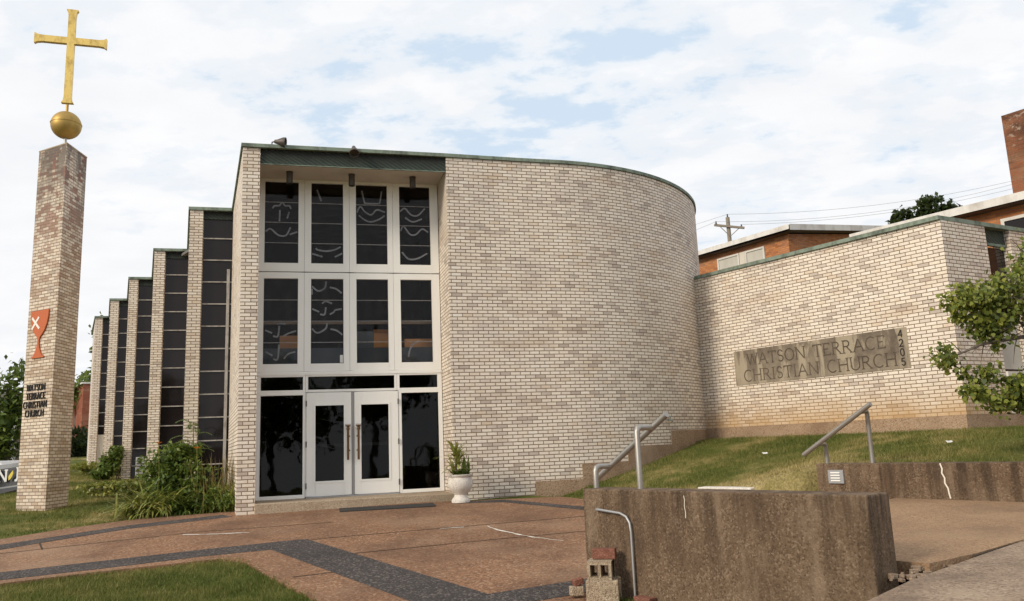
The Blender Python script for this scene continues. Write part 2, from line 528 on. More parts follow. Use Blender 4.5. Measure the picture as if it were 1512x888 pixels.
def leaf_mat(name, stops, clump=1.4, trans=0.3, spec=0.35):
    def fn(t, out):
        g = t.n('ShaderNodeNewGeometry')
        n = t.noise(g.outputs['Position'], clump, 3, 0.5)
        f = t.math('ADD', t.math('MULTIPLY', g.outputs['Random Per Island'], 0.6), t.math('MULTIPLY', n, 0.45))
        foliage_surface(t, out, t.ramp(f, stops), trans, 0.45, spec)
    return mat(name, fn)


leaf_mat('redbud_leaf', [(0.15, (0.035, 0.055, 0.010)), (0.42, (0.12, 0.155, 0.027)), (0.72, (0.26, 0.285, 0.05)), (0.95, (0.40, 0.39, 0.09))])
leaf_mat('shrub_leaf', [(0.15, (0.045, 0.08, 0.015)), (0.5, (0.10, 0.155, 0.028)), (0.8, (0.20, 0.26, 0.05)), (0.98, (0.38, 0.40, 0.09))])
leaf_mat('tree_leaf', [(0.15, (0.04, 0.07, 0.013)), (0.5, (0.105, 0.155, 0.028)), (0.85, (0.19, 0.24, 0.045))], 0.5)
leaf_mat('dark_leaf', [(0.15, (0.012, 0.022, 0.008)), (0.5, (0.028, 0.045, 0.014)), (0.9, (0.05, 0.075, 0.02))], 0.5)
leaf_mat('lily_leaf', [(0.1, (0.11, 0.15, 0.03)), (0.5, (0.22, 0.25, 0.05)), (0.8, (0.40, 0.37, 0.10)), (1.0, (0.52, 0.42, 0.18))])
leaf_mat('dry_stem', [(0.1, (0.13, 0.13, 0.035)), (0.5, (0.22, 0.16, 0.06)), (0.9, (0.36, 0.22, 0.10))])
leaf_mat('yucca_leaf', [(0.1, (0.11, 0.15, 0.04)), (0.5, (0.30, 0.32, 0.08)), (0.9, (0.55, 0.50, 0.18))])


# ------------------------------------------------------------------ geometry helpers
DV = Vector((0.96858, 0.24869, 0.0))      # along the front of the church
NV = Vector((-0.24869, 0.96858, 0.0))     # away from the street


def dn(d, n, z=0.0):
    return DV * d + NV * n + Vector((0, 0, z))


class MB:
    """collects faces with uv in metres; build() links ONE mesh object"""
    def __init__(self):
        self.v, self.f, self.uv = [], [], []

    def face(self, pts, uv=None):
        i = len(self.v)
        pts = [Vector(p) for p in pts]
        self.v += pts
        self.f.append(list(range(i, i + len(pts))))
        if uv is None:
            nrm = Vector((0, 0, 0))
            for a, b in zip(pts, pts[1:] + pts[:1]):
                nrm += a.cross(b)
            if nrm.length > 0:
                nrm.normalize()
            if abs(nrm.z) < 0.75:
                tg = Vector((-nrm.y, nrm.x, 0)).normalized()
                uv = [(p.dot(tg), p.z) for p in pts]
            else:
                uv = [(p.x, p.y) for p in pts]
        self.uv.append(uv)

    def prism(self, poly, z0, z1, uv0=0.0, top=True, bottom=False):
        """vertical prism over a counter-clockwise polygon; z0/z1 numbers or per-vertex lists"""
        n = len(poly)
        P = [Vector((p[0], p[1])) for p in poly]
        area = sum(P[i].x * P[(i + 1) % n].y - P[(i + 1) % n].x * P[i].y for i in range(n))
        lo = list(z0) if isinstance(z0, (list, tuple)) else [z0] * n
        hi = list(z1) if isinstance(z1, (list, tuple)) else [z1] * n
        if area < 0:
            P.reverse(); lo.reverse(); hi.reverse()
        u = uv0
        for i in range(n):
            j = (i + 1) % n
            d = (P[j] - P[i]).length
            self.face([(P[i].x, P[i].y, lo[i]), (P[j].x, P[j].y, lo[j]), (P[j].x, P[j].y, hi[j]), (P[i].x, P[i].y, hi[i])],
                      [(u, lo[i]), (u + d, lo[j]), (u + d, hi[j]), (u, hi[i])])
            u += d
        if top:
            self.face([(p.x, p.y, h) for p, h in zip(P, hi)])
        if bottom:
            self.face([(p.x, p.y, h) for p, h in reversed(list(zip(P, lo)))])

    def box(self, c, s, ax=None):
        """box of size s centred on c along axes ax"""
        ax = ax or (Vector((1, 0, 0)), Vector((0, 1, 0)), Vector((0, 0, 1)))
        c = Vector(c)
        h = [a * (k / 2) for a, k in zip(ax, s)]
        q = {}
        for i in (0, 1):
            for j in (0, 1):
                for k in (0, 1):
                    q[i, j, k] = c + h[0] * (2 * i - 1) + h[1] * (2 * j - 1) + h[2] * (2 * k - 1)
        for a in ([(0, 0, 0), (0, 1, 0), (1, 1, 0), (1, 0, 0)], [(0, 0, 1), (1, 0, 1), (1, 1, 1), (0, 1, 1)],
                  [(0, 0, 0), (1, 0, 0), (1, 0, 1), (0, 0, 1)], [(1, 1, 0), (0, 1, 0), (0, 1, 1), (1, 1, 1)],
                  [(0, 1, 0), (0, 0, 0), (0, 0, 1), (0, 1, 1)], [(1, 0, 0), (1, 1, 0), (1, 1, 1), (1, 0, 1)]):
            self.face([q[x] for x in a])

    def bdn(self, d0, d1, n0, n1, z0, z1):
        self.box(dn((d0 + d1) / 2, (n0 + n1) / 2, (z0 + z1) / 2), (d1 - d0, n1 - n0, z1 - z0), (DV, NV, Vector((0, 0, 1))))

    def tube(self, pts, r, seg=8, cap=True):
        pts = [Vector(p) for p in pts]
        rr = r if isinstance(r, (list, tuple)) else [r] * len(pts)
        rings = []
        ref = None
        for i, p in enumerate(pts):
            if i == 0:
                d = pts[1] - p
            elif i == len(pts) - 1:
                d = p - pts[i - 1]
            else:
                d = (pts[i + 1] - p).normalized() + (p - pts[i - 1]).normalized()
            d.normalize()
            if ref is None:
                ref = d.orthogonal().normalized()
            a = (ref - d * ref.dot(d))
            a = a.normalized() if a.length > 1e-5 else d.orthogonal().normalized()
            ref = a
            b = d.cross(a)
            k = 1.0
            if 0 < i < len(pts) - 1:
                c = max(0.45, (pts[i + 1] - p).normalized().dot(d))
                k = 1.0 / c if c > 0.8 else 1.0
            rings.append([p + (a * math.cos(2 * math.pi * s / seg) + b * math.sin(2 * math.pi * s / seg)) * rr[i] * k for s in range(seg)])
        for A, B in zip(rings, rings[1:]):
            for s in range(seg):
                q = (s + 1) % seg
                self.face([A[s], A[q], B[q], B[s]])
        if cap:
            self.face(list(reversed(rings[0])))
            self.face(rings[-1])

    def lathe(self, prof, c, seg=32):
        c = Vector(c)
        rg = [[c + Vector((r * math.cos(2 * math.pi * s / seg), r * math.sin(2 * math.pi * s / seg), z)) for s in range(seg)] for r, z in prof]
        for A, B in zip(rg, rg[1:]):
            for s in range(seg):
                q = (s + 1) % seg
                self.face([A[s], A[q], B[q], B[s]])

    def ribbon(self, pts, w, fr, depth=0.01, lift=0.0):
        """flat mitred stroke in the plane fr=(origin, ax, ay, normal), raised by depth"""
        o, ax, ay, nm = fr
        P = [Vector((p[0], p[1])) for p in pts]
        L, Rr = [], []
        for i, p in enumerate(P):
            d0 = (P[i] - P[i - 1]).normalized() if i else (P[1] - P[0]).normalized()
            d1 = (P[i + 1] - P[i]).normalized() if i < len(P) - 1 else d0
            t = (d0 + d1)
            t = t.normalized() if t.length > 1e-4 else d0
            nn = Vector((-t.y, t.x))
            k = 1.0 / max(0.5, nn.dot(Vector((-d0.y, d0.x))))
            L.append(p + nn * (w / 2 * k)); Rr.append(p - nn * (w / 2 * k))
        W = lambda q, h: o + ax * q.x + ay * q.y + nm * h
        h0, h1 = lift, lift + depth
        for i in range(len(P) - 1):
            self.face([W(L[i], h1), W(Rr[i], h1), W(Rr[i + 1], h1), W(L[i + 1], h1)])
            self.face([W(Rr[i], h0), W(Rr[i + 1], h0), W(Rr[i + 1], h1), W(Rr[i], h1)])
            self.face([W(L[i + 1], h0), W(L[i], h0), W(L[i], h1), W(L[i + 1], h1)])
        self.face([W(L[0], h0), W(Rr[0], h0), W(Rr[0], h1), W(L[0], h1)])
        self.face([W(Rr[-1], h0), W(L[-1], h0), W(L[-1], h1), W(Rr[-1], h1)])

    def build(self, name, material, parent=None, smooth=False, bevel=0.0, merge=True, segs=1):
        me = bpy.data.meshes.new(name)
        me.from_pydata([tuple(p) for p in self.v], [], self.f)
        uvl = me.uv_layers.new(name='UVMap')
        flat = [c for u in self.uv for q in u for c in q]
        uvl.data.foreach_set('uv', flat)
        me.materials.append(MATS[material])
        ob = bpy.data.objects.new(name, me)
        COL.objects.link(ob)
        if merge:
            bm = bmesh.new()
            bm.from_mesh(me)
            bmesh.ops.remove_doubles(bm, verts=bm.verts, dist=0.0004)
            if bevel > 0:
                ed = [e for e in bm.edges if len(e.link_faces) == 2 and e.calc_face_angle(0) > 0.6]
                bmesh.ops.bevel(bm, geom=ed, offset=bevel, segments=segs, affect='EDGES', profile=0.5)
            bm.to_mesh(me)
            bm.free()
        if smooth:
            for p in me.polygons:
                p.use_smooth = True
            try:
                me.set_sharp_from_angle(angle=R(40))
            except Exception:
                pass
        if parent is not None:
            ob.parent = parent
            ob.matrix_parent_inverse = Matrix.Translation(parent.location).inverted()
        return ob


def tag(o, label, cat, group=None, kind=None):
    o['label'] = label
    o['category'] = cat
    if group:
        o['group'] = group
    if kind:
        o['kind'] = kind
    return o


def thing(name, loc, label, cat, group=None):
    o = bpy.data.objects.new(name, None)
    o.empty_display_size = 0.2
    COL.objects.link(o)
    o.location = loc
    return tag(o, label, cat, group)


def np_mesh(name, verts, nper, material, parent=None):
    """one mesh of len(verts)/nper separate faces"""
    verts = np.asarray(verts, np.float32).reshape(-1, 3)
    nf = len(verts) // nper
    me = bpy.data.meshes.new(name)
    me.vertices.add(len(verts))
    me.vertices.foreach_set('co', verts.ravel())
    me.loops.add(len(verts))
    me.loops.foreach_set('vertex_index', np.arange(len(verts), dtype=np.int32))
    me.polygons.add(nf)
    me.polygons.foreach_set('loop_start', np.arange(0, len(verts), nper, dtype=np.int32))
    me.polygons.foreach_set('loop_total', np.full(nf, nper, np.int32))
    me.update(calc_edges=True)
    me.materials.append(MATS[material])
    ob = bpy.data.objects.new(name, me)
    COL.objects.link(ob)
    if parent is not None:
        ob.parent = parent
        ob.matrix_parent_inverse = Matrix.Translation(parent.location).inverted()
    return ob


# ------------------------------------------------------------------ terrain
def sst(a, b, x):
    t = np.clip((np.asarray(x, float) - a) / (b - a), 0, 1)
    return t * t * (3 - 2 * t)


def ground_plane(x, y):
    """gentle rise from the street towards the church, falling off to the side street on the left"""
    y = np.asarray(y, float); x = np.asarray(x, float)
    yy = np.clip(y, 4.0, 60)
    z = np.where(yy < 15.3, -0.478 + 0.075 * yy, 0.6695 + 0.045 * (yy - 15.3))
    z = np.minimum(z, 2.2)
    z = z - 0.17 * np.maximum(0, -13.2 - x) * sst(19, 25, y) * sst(0, 1.5, -x - 0.555 * y)
    return np.maximum(z, -1.2)


def walk_plane(u):
    return np.where(u < 5.86, 0.095 * u, 0.557 + 0.045 * (u - 5.86))


def ut(x, y):
    return 0.79 * x + 0.61 * y, 0.61 * x - 0.79 * y


def from_ut(u, t):
    return (0.79 * u + 0.61 * t) / 0.9962, (0.61 * u - 0.79 * t) / 0.9962


def terrain(x, y):
    x = np.asarray(x, float); y = np.asarray(y, float)
    u, t = ut(x, y)
    g = ground_plane(x, y)
    near = g + (walk_plane(u) - g) * sst(-3.75, -3.12, t)
    toe = 0.60 + (1.13 - 0.60) * sst(-9.4, -6.7, t)
    f = np.clip((u - 10.25) / 4.2, 0, 1)
    hill = toe + (1.60 - toe) * (1.25 * f - 0.25 * f * f)
    hw = sst(-15.5, -13.3, t) * sst(9.95, 10.35, u)
    hw = np.where(t > -6.7, (u > 10.42) * 1.0, hw)
    walk = -0.25 + 0 * u
    z = np.where((u > 6.02) & (u <= 10.42) & (t > -6.75) & (t < -3.0), walk, near)
    z = z + (hill - z) * hw
    side = (t > -3.2) & (t < 13) & (u > -1)
    z = np.where(side, walk_plane(np.clip(u, -1, 24)) - 0.12 - 0.25 * (t > 2), z)
    return z


def axis(lo, hi, fine):
    a = [lo]
    while a[-1] < hi:
        x = a[-1]
        step = next((s for (f0, f1, s) in fine if f0 <= x < f1), None)
        if step is None:
            dist = min(min(abs(x - f0), abs(x - f1)) for (f0, f1, s) in fine)
            step = max(0.5, dist * 0.12)
            for (f0, f1, s) in fine:
                if x < f0 < x + step:
                    step = f0 - x
        a.append(x + step)
    return np.array(a)


def make_terrain():
    xs = axis(-420, 420, [(-24, -1, 0.5), (-1, 9, 0.1), (9, 18, 0.5)])
    ys = axis(-420, 420, [(-4, 4.5, 0.5), (4.5, 17, 0.1), (17, 46, 0.5)])
    X, Y = np.meshgrid(xs, ys)
    Z = terrain(X, Y) - 0.035
    n = 0.02 * np.sin(X * 1.9 + 1.3 * np.sin(Y * 1.1)) * np.sin(Y * 2.3)
    u, t = ut(X, Y)
    Z = Z + np.where((u > 10.5) | (X < -6), n, n * 0.4)
    nx, ny = len(xs), len(ys)
    me = bpy.data.meshes.new('ground')
    me.vertices.add(nx * ny)
    me.vertices.foreach_set('co', np.stack([X, Y, Z], -1).astype(np.float32).ravel())
    i = np.arange(nx * ny).reshape(ny, nx)
    q = np.stack([i[:-1, :-1], i[:-1, 1:], i[1:, 1:], i[1:, :-1]], -1).reshape(-1, 4)
    me.loops.add(q.size)
    me.loops.foreach_set('vertex_index', q.ravel().astype(np.int32))
    me.polygons.add(len(q))
    me.polygons.foreach_set('loop_start', np.arange(0, q.size, 4, dtype=np.int32))
    me.polygons.foreach_set('loop_total', np.full(len(q), 4, np.int32))
    me.update(calc_edges=True)
    me.materials.append(MATS['lawn_soil'])
    ob = bpy.data.objects.new('ground', me)
    COL.objects.link(ob)
    return tag(ob, 'sloping lawn ground around the church and out to the horizon', 'ground', kind='structure')


make_terrain()


def sheet(name, poly, material, label, cat, lift=0.0, h=ground_plane, thick=0.05, wobble=0.0):
    """paved slab following the slope, its top at h + lift"""
    if isinstance(poly[0][0], tuple):
        m = MB()
        for pl_ in poly:
            z = [float(h(*p)) + lift for p in pl_]
            m.prism(pl_, [a - thick for a in z], z)
        return tag(m.build(name, material), label, cat, kind='structure')
    pts = []
    n = len(poly)
    for i in range(n):
        a, b = Vector(poly[i]), Vector(poly[(i + 1) % n])
        m = max(1, int((b - a).length / 0.6)) if wobble else 1
        for k in range(m):
            p = a.lerp(b, k / m)
            if wobble and 0 < k:
                p = p + Vector((random.uniform(-wobble, wobble), random.uniform(-wobble, wobble)))
            pts.append(p)
    z = [float(h(p.x, p.y)) + lift for p in pts]
    m = MB()
    m.prism([(p.x, p.y) for p in pts], [a - thick for a in z], z)
    o = m.build(name, material)
    return tag(o, label, cat, kind='structure')


PLAZA = [(-11.5, 9.0), (-8.15, 13.05), (-7.54, 13.88), (-6.77, 14.62), (-5.5, 15.0), (-4.6, 15.25), (0.35, 15.28), (0.75, 15.28), (4.05, 11.62), (0.62, 8.72),
         (0.64, 8.2), (1.35, 6.8), (-0.2, 5.4), (-1.0, 6.85), (-2.06, 8.51), (-2.39, 8.99), (-2.88, 9.69), (-3.42, 10.50), (-3.62, 10.72), (-3.9, 10.84), (-5.19, 10.36), (-6.15, 9.9), (-10.0, 7.8)]
sheet('plaza', PLAZA, 'brown_aggregate', 'brown exposed aggregate paving in front of the church doors', 'paving', 0.0)
sheet('path', [(-11.3, 8.6), (-7.8, 12.53), (-7.42, 12.95), (-6.54, 13.93), (-5.24, 14.70), (-4.98, 14.44), (-6.37, 13.58), (-7.21, 12.58), (-7.54, 12.13), (-10.9, 8.25)], 'black_aggregate',
      'narrow black paving band along the back edge of the curving path', 'paving band', 0.005, thick=0.01)
sheet('path', [(-10.4, 8.8), (-6.52, 10.53), (-5.49, 11.0), (-4.36, 11.51), (-3.19, 11.97), (-3.05, 11.97), (-0.36, 8.51), (0.72, 9.0), (0.62, 8.42), (0.0, 8.12), (-0.75, 7.8), (-1.12, 8.37), (-2.33, 9.96), (-3.37, 11.31), (-4.18, 11.04), (-5.25, 10.52), (-6.24, 10.09), (-10.2, 8.35)], 'black_aggregate',
      'broad black paving band bent around the brown slabs', 'paving band', 0.005, thick=0.01)
sheet('path', [(-1.2, 15.1), (-0.3, 15.19), (3.72, 11.55), (3.5, 11.33), (-0.3, 14.86), (-1.1, 14.95)], 'black_aggregate',
      'black paving band below the grass bank by the curved wall', 'paving band', 0.005, thick=0.01)


def strips(name, lines, w, material, label, cat, lift, h=ground_plane, wig=0.0):
    m = MB()
    for ln in lines:
        pts = []
        for a, b in zip(ln, ln[1:]):
            a, b = Vector(a), Vector(b)
            k = max(1, int((b - a).length / 0.12)) if wig else 1
            pts += [a.lerp(b, i / k) + (Vector((random.uniform(-wig, wig), random.uniform(-wig, wig))) if wig and i else Vector((0, 0))) for i in range(k)]
        pts.append(Vector(ln[-1]))
        for a, b in zip(pts, pts[1:]):
            d = (b - a).normalized()
            ww = w * (random.uniform(0.35, 1.3) if wig else 1.0)
            s = Vector((-d.y, d.x)) * ww / 2
            q = [a - s, b - s, b + s, a + s]
            m.face([(p.x, p.y, float(h(p.x, p.y)) + lift) for p in q])
    return tag(m.build(name, material), label, cat, kind='structure')


strips('paving_joint', [[(-2.15, 10.83), (-0.46, 11.37), (1.9, 12.0)], [(-2.98, 11.95), (-1.7, 12.30), (1.4, 13.1)], [(-2.62, 9.62), (-2.20, 9.78)], [(-7.46, 12.94), (-6.85, 12.01)], [(-8.2, 11.4), (-5.0, 13.0), (-3.0, 13.4)]],
       0.022, 'joint_dirt', 'dark joints between the brown paving slabs', 'joint', 0.004)
strips('crack_filler', [[(-0.5, 12.47), (-0.34, 12.1), (-0.14, 11.84), (0.09, 11.53), (0.38, 11.23), (0.55, 11.1)], [(-1.2, 12.38), (-0.85, 12.46)]], 0.035, 'sealant', 'white ragged crack filler across the brown paving', 'crack filler', 0.004, wig=0.02)
strips('chalk_line', [[(-5.16, 12.79), (-4.62, 12.73), (-4.13, 12.75)]], 0.05, 'chalk', 'faint chalk line smeared on the path', 'chalk line', 0.004, wig=0.012)


def walk_h(x, y):
    return walk_plane(ut(x, y)[0])


sheet('sidewalk', [[from_ut(u, t) for u, t in ((a, -3.1), (a, 1.3), (b, 1.3), (b, -3.1))] for a, b in ((0, 5.86), (5.86, 24))], 'sidewalk_concrete', 'grey brown concrete sidewalk in the corner beside the walkway', 'sidewalk', 0.0, walk_h, 0.7)
sheet('walkway', [from_ut(u, t) for u, t in ((6.42, -3.24), (6.42, -5.5), (10.33, -5.5), (10.33, -2.9), (7.0, -3.13))], 'walkway_concrete', 'tan concrete walkway between the two retaining walls', 'walkway', 0.012, walk_h, 0.10, 0.006)
sheet('road', [[from_ut(u, t) for u, t in ((a, 2.6), (a, 11), (b, 11), (b, 2.6))] for a, b in ((0, 5.86), (5.86, 24))], 'asphalt', 'asphalt street passing behind the camera', 'road', -0.10, walk_h, 0.2)
strips('walkway_joint', [[from_ut(6.9, -3.12), from_ut(10.4, -3.02)], [from_ut(8.1, -3.05), from_ut(8.05, -1.5)]], 0.03, 'joint_dirt', 'dark joints along the sidewalk edge', 'joint', 0.006, walk_h)

# ------------------------------------------------------------------ the church
church = thing('church_building', dn(1.0, 17.5, 0.6), 'cream brick modernist church with curved wall, tall glazed entrance and stepped window bays', 'church')
H = 7.38
Z1 = Vector((0, 0, 1))

# left end wall of the lobby, with the slim pier
m = MB()
pier = [dn(-1.18, 15.35), dn(-0.87, 15.35), dn(-0.93, 16.36), dn(-1.25, 19.6), dn(-1.71, 19.7)]
m.prism([(p.x, p.y) for p in pier], 0.4, H, uv0=0.02)
m.build('side_wall', 'cream_brick', church)

# curved wall
CR, CD, CN = 5.25, 4.95, 15.44 + 5.25
arc = []
for k in range(0, 61):
    a = R(-90 + k * 2.6)
    arc.append(dn(CD + CR * math.cos(a), CN + CR * math.sin(a)))
outer = [dn(2.665, 16.36), dn(2.695, 15.38), dn(3.5, 15.41), dn(4.3, 15.435)] + arc
m = MB()
u = 0.0
for a, b in zip(outer, outer[1:]):
    d = (b - a).length
    m.face([(a.x, a.y, 0.4), (b.x, b.y, 0.4), (b.x, b.y, H), (a.x, a.y, H)], [(u, 0.4), (u + d, 0.4), (u + d, H), (u, H)])
    u += d
ic = dn(CD, CN)
inner = [dn(2.95, 16.36)] + [ic + (p - ic) * 0.94 for p in arc]
for a, b in zip(inner, inner[1:]):
    m.face([(b.x, b.y, 0.4), (a.x, a.y, 0.4), (a.x, a.y, H), (b.x, b.y, H)])
cw = m.build('curved_wall', 'cream_brick', church, smooth=True)

# stepped concrete foundation showing under the curved wall
m = MB()


def arc_pt(deg, r):
    a = R(deg)
    return dn(CD + r * math.cos(a), CN + r * math.sin(a))


def arc_block(mb, d0, d1, z0, z1, ro):
    n = max(1, int(abs(d1 - d0) / 3))
    po = [arc_pt(d0 + (d1 - d0) * k / n, ro) for k in range(n + 1)]
    pi = [arc_pt(d0 + (d1 - d0) * k / n, CR - 0.1) for k in range(n, -1, -1)]
    mb.prism([(p.x, p.y) for p in po + pi], z0, z1)


def ang(d):
    return -90 + math.degrees(math.asin((d - CD) / CR))


q = [dn(4.28, 15.41), dn(4.95, 15.425), dn(4.95, 15.6), dn(4.28, 15.6)]
m.prism([(p.x, p.y) for p in q], 0.3, 0.93)
arc_block(m, -90, ang(5.25), 0.3, 0.93, CR + 0.018)
arc_block(m, ang(5.25), ang(6.29), 0.3, 1.225, CR + 0.018)
arc_block(m, ang(6.29), ang(7.48), 0.3, 1.52, CR + 0.018)
arc_block(m, ang(7.48), ang(9.3), 0.3, 1.81, CR + 0.018)
m.build('foundation', 'foundation_concrete', church)

# lower wing on the right: long wall, corner, window slot, pier
WA = Vector((4.25, 19.09, 0))
WB = Vector((7.79, 14.255, 0))
WD = (WB - WA).normalized()
WN = Vector((WD.y, -WD.x, 0))
if WN.y > 0:
    WN = -WN                                   # outward, towards the street
RD = Vector((math.sin(R(61)), math.cos(R(61)), 0))
WT = 5.33


def wing(a, along=0.0, inn=0.0):
    return a + WD * along - WN * inn


rn = Vector((-RD.y, RD.x, 0))                  # inwards from the return wall
m = MB()
C1 = WB + RD * 1.33
m.prism([(p.x, p.y) for p in (WA, WB, C1, C1 + rn * 0.3, WB + RD * 0.1 + rn * 0.4, WA - WN * 0.3)], 1.835, WT, uv0=0.05)
m.build('wing_wall', 'cream_brick_rusty_foot', church)
m = MB()
C2, C3 = WB + RD * 2.12, WB + RD * 3.4
m.prism([(p.x, p.y) for p in (C2, C3, C3 + rn * 0.35, C2 + rn * 0.35)], 1.835, WT)
m.prism([(p.x, p.y) for p in (C1, C2, C2 + rn * 0.3, C1 + rn * 0.3)], 1.835, 2.50)
m.build('wing_pier', 'cream_brick', church)
m = MB()
m.prism([(p.x, p.y) for p in (WA + WN * 0.012, WB + WN * 0.012 - RD * 0.012, C3 - rn * 0.012, C3 + rn * 0.2, WB + rn * 0.3, WA - WN * 0.2)], 1.0, 1.832)
m.build('wing_foundation', 'foundation_concrete', church)
m = MB()
ov = 0.035
m.prism([(p.x, p.y) for p in (WA + WN * ov, WB + WN * ov - RD * ov * 0.7, C3 - rn * ov, C3 + rn * 0.4, WB + rn * 0.5 + RD * 0.2, WA - WN * 0.36)], WT + 0.002, WT + 0.078, bottom=True)
m.build('wing_coping', 'copper_patina', church)
# slot window of the wing
w = MB()
wz = [2.50, 2.60]
mid = (C1 + C2) / 2
fx = (RD, rn, Z1)
L_ = (C2 - C1).length
w.box(mid + rn * 0.08 + Z1 * 2.55, (L_ - 0.006, 0.24, 0.09), fx)
wf = w.build('wing_window', 'window_trim', church)
w = MB(); w.box(mid + rn * 0.12 + Z1 * 5.03, (L_ - 0.006, 0.06, 0.05), fx); w.build('head_bar', 'copper_patina', wf)
w = MB(); w.box(mid + rn * 0.16 + Z1 * 3.79, (L_ - 0.006, 0.01, 2.39), fx); w.build('pane', 'bay_glass', wf)
w = MB(); w.box(mid + rn * 0.13 + Z1 * 3.1, (L_ - 0.01, 0.03, 0.9), fx); w.build('blind', 'blind', wf)
w = MB(); w.box(mid + rn * 0.13 + Z1 * 5.19, (L_ - 0.006, 0.04, 0.26), fx); w.build('head_panel', 'fascia_copper', wf)
w = MB(); w.box(mid + rn * 0.12 + Z1 * 3.58, (L_ - 0.01, 0.04, 0.04), fx); w.build('glazing_bar', 'lamp_metal', wf)

# entrance recess: soffit, fascia, coping, step
m = MB()
m.prism([(p.x, p.y) for p in (dn(-0.88, 15.46), dn(2.685, 15.46), dn(2.66, 16.40), dn(-0.94, 16.40))], 7.10, 7.16, bottom=True)
m.build('soffit', 'soffit_paint', church)
m = MB()
m.bdn(-0.868, 2.693, 15.40, 15.455, 7.085, 7.375)
m.build('fascia', 'fascia_copper', church)
m = MB()
m.bdn(-0.868, 2.69, 15.385, 15.398, 7.07, 7.085)
m.build('fascia_drip_edge', 'copper_patina', church)


def coping_strip(mb, pts, z0, z1, out=0.035, inn=0.32):
    """strip along an outline (outline runs with the outside on its right)"""
    P = [Vector((p.x, p.y)) for p in pts]
    O, I = [], []
    for i, p in enumerate(P):
        d0 = (P[i] - P[i - 1]).normalized() if i else (P[1] - P[0]).normalized()
        d1 = (P[i + 1] - P[i]).normalized() if i < len(P) - 1 else d0
        t = (d0 + d1).normalized()
        nn = Vector((t.y, -t.x))
        k = 1.0 / max(0.4, nn.dot(Vector((d0.y, -d0.x))))
        O.append(p + nn * out * k); I.append(p - nn * inn * k)
    for i in range(len(P) - 1):
        a, b, c, d = O[i], O[i + 1], I[i + 1], I[i]
        mb.face([(a.x, a.y, z0), (b.x, b.y, z0), (b.x, b.y, z1), (a.x, a.y, z1)])
        mb.face([(a.x, a.y, z1), (b.x, b.y, z1), (c.x, c.y, z1), (d.x, d.y, z1)])
        mb.face([(d.x, d.y, z0), (c.x, c.y, z0), (b.x, b.y, z0), (a.x, a.y, z0)])
        mb.face([(d.x, d.y, z1), (c.x, c.y, z1), (c.x, c.y, z0), (d.x, d.y, z0)])
    a, d = O[0], I[0]
    mb.face([(d.x, d.y, z0), (a.x, a.y, z0), (a.x, a.y, z1), (d.x, d.y, z1)])
    a, d = O[-1], I[-1]
    mb.face([(a.x, a.y, z0), (d.x, d.y, z0), (d.x, d.y, z1), (a.x, a.y, z1)])


m = MB()
coping_strip(m, [dn(-1.71, 19.65), dn(-1.18, 15.35), dn(0.8, 15.36), dn(2.695, 15.38), dn(3.5, 15.41), dn(4.3, 15.435)] + arc[:56], H + 0.002, H + 0.072)
m.build('coping', 'copper_patina', church)
m = MB()
rp = [dn(-1.0, 15.6), dn(2.8, 15.6)] + [ic + (p - ic) * 0.95 for p in arc[4:50]] + [dn(2, 27), dn(-3.5, 24), dn(-1.5, 19.7)]
m.prism([(p.x, p.y) for p in rp], H - 0.12, H - 0.05, bottom=True)
m.build('roof', 'roof_grey', church)
m = MB()
st = [dn(-0.872, 15.28), dn(2.69, 15.28), dn(2.68, 16.4), dn(-0.94, 16.4)]
m.prism([(p.x, p.y) for p in st], 0.45, 0.795)
m.build('doorstep', 'step_concrete', church, bevel=0.012)

# glazed wall of the lobby ------------------------------------------------
FN = 16.30                                # face of the frames


def ring(mb, d0, d1, z0, z1, gd0, gd1, gz0, gz1, n0, n1):
    mb.bdn(d0, gd0, n0, n1, z0, z1)
    mb.bdn(gd1, d1, n0, n1, z0, z1)
    mb.bdn(gd0, gd1, n0, n1, z0, gz0)
    mb.bdn(gd0, gd1, n0, n1, gz1, z1)


cols = [(-0.925, -0.052, -0.82, -0.17), (-0.048, 0.828, 0.08, 0.71), (0.832, 1.708, 0.965, 1.60), (1.712, 2.655, 1.85, 2.49)]
def smooth_line(p, n=5):
    """rounds a polyline with a Catmull-Rom curve"""
    if len(p) < 3:
        return p
    q = [Vector(a) for a in p]
    q = [q[0] * 2 - q[1]] + q + [q[-1] * 2 - q[-2]]
    out = []
    for i in range(1, len(q) - 2):
        for k in range(n):
            t = k / n
            a, b, c, d = q[i - 1], q[i], q[i + 1], q[i + 2]
            out.append(0.5 * (2 * b + (c - a) * t + (2 * a - 5 * b + 4 * c - d) * t * t + (3 * b - a - 3 * c + d) * t ** 3))
    out.append(q[-2])
    return [(v.x, v.y) for v in out]


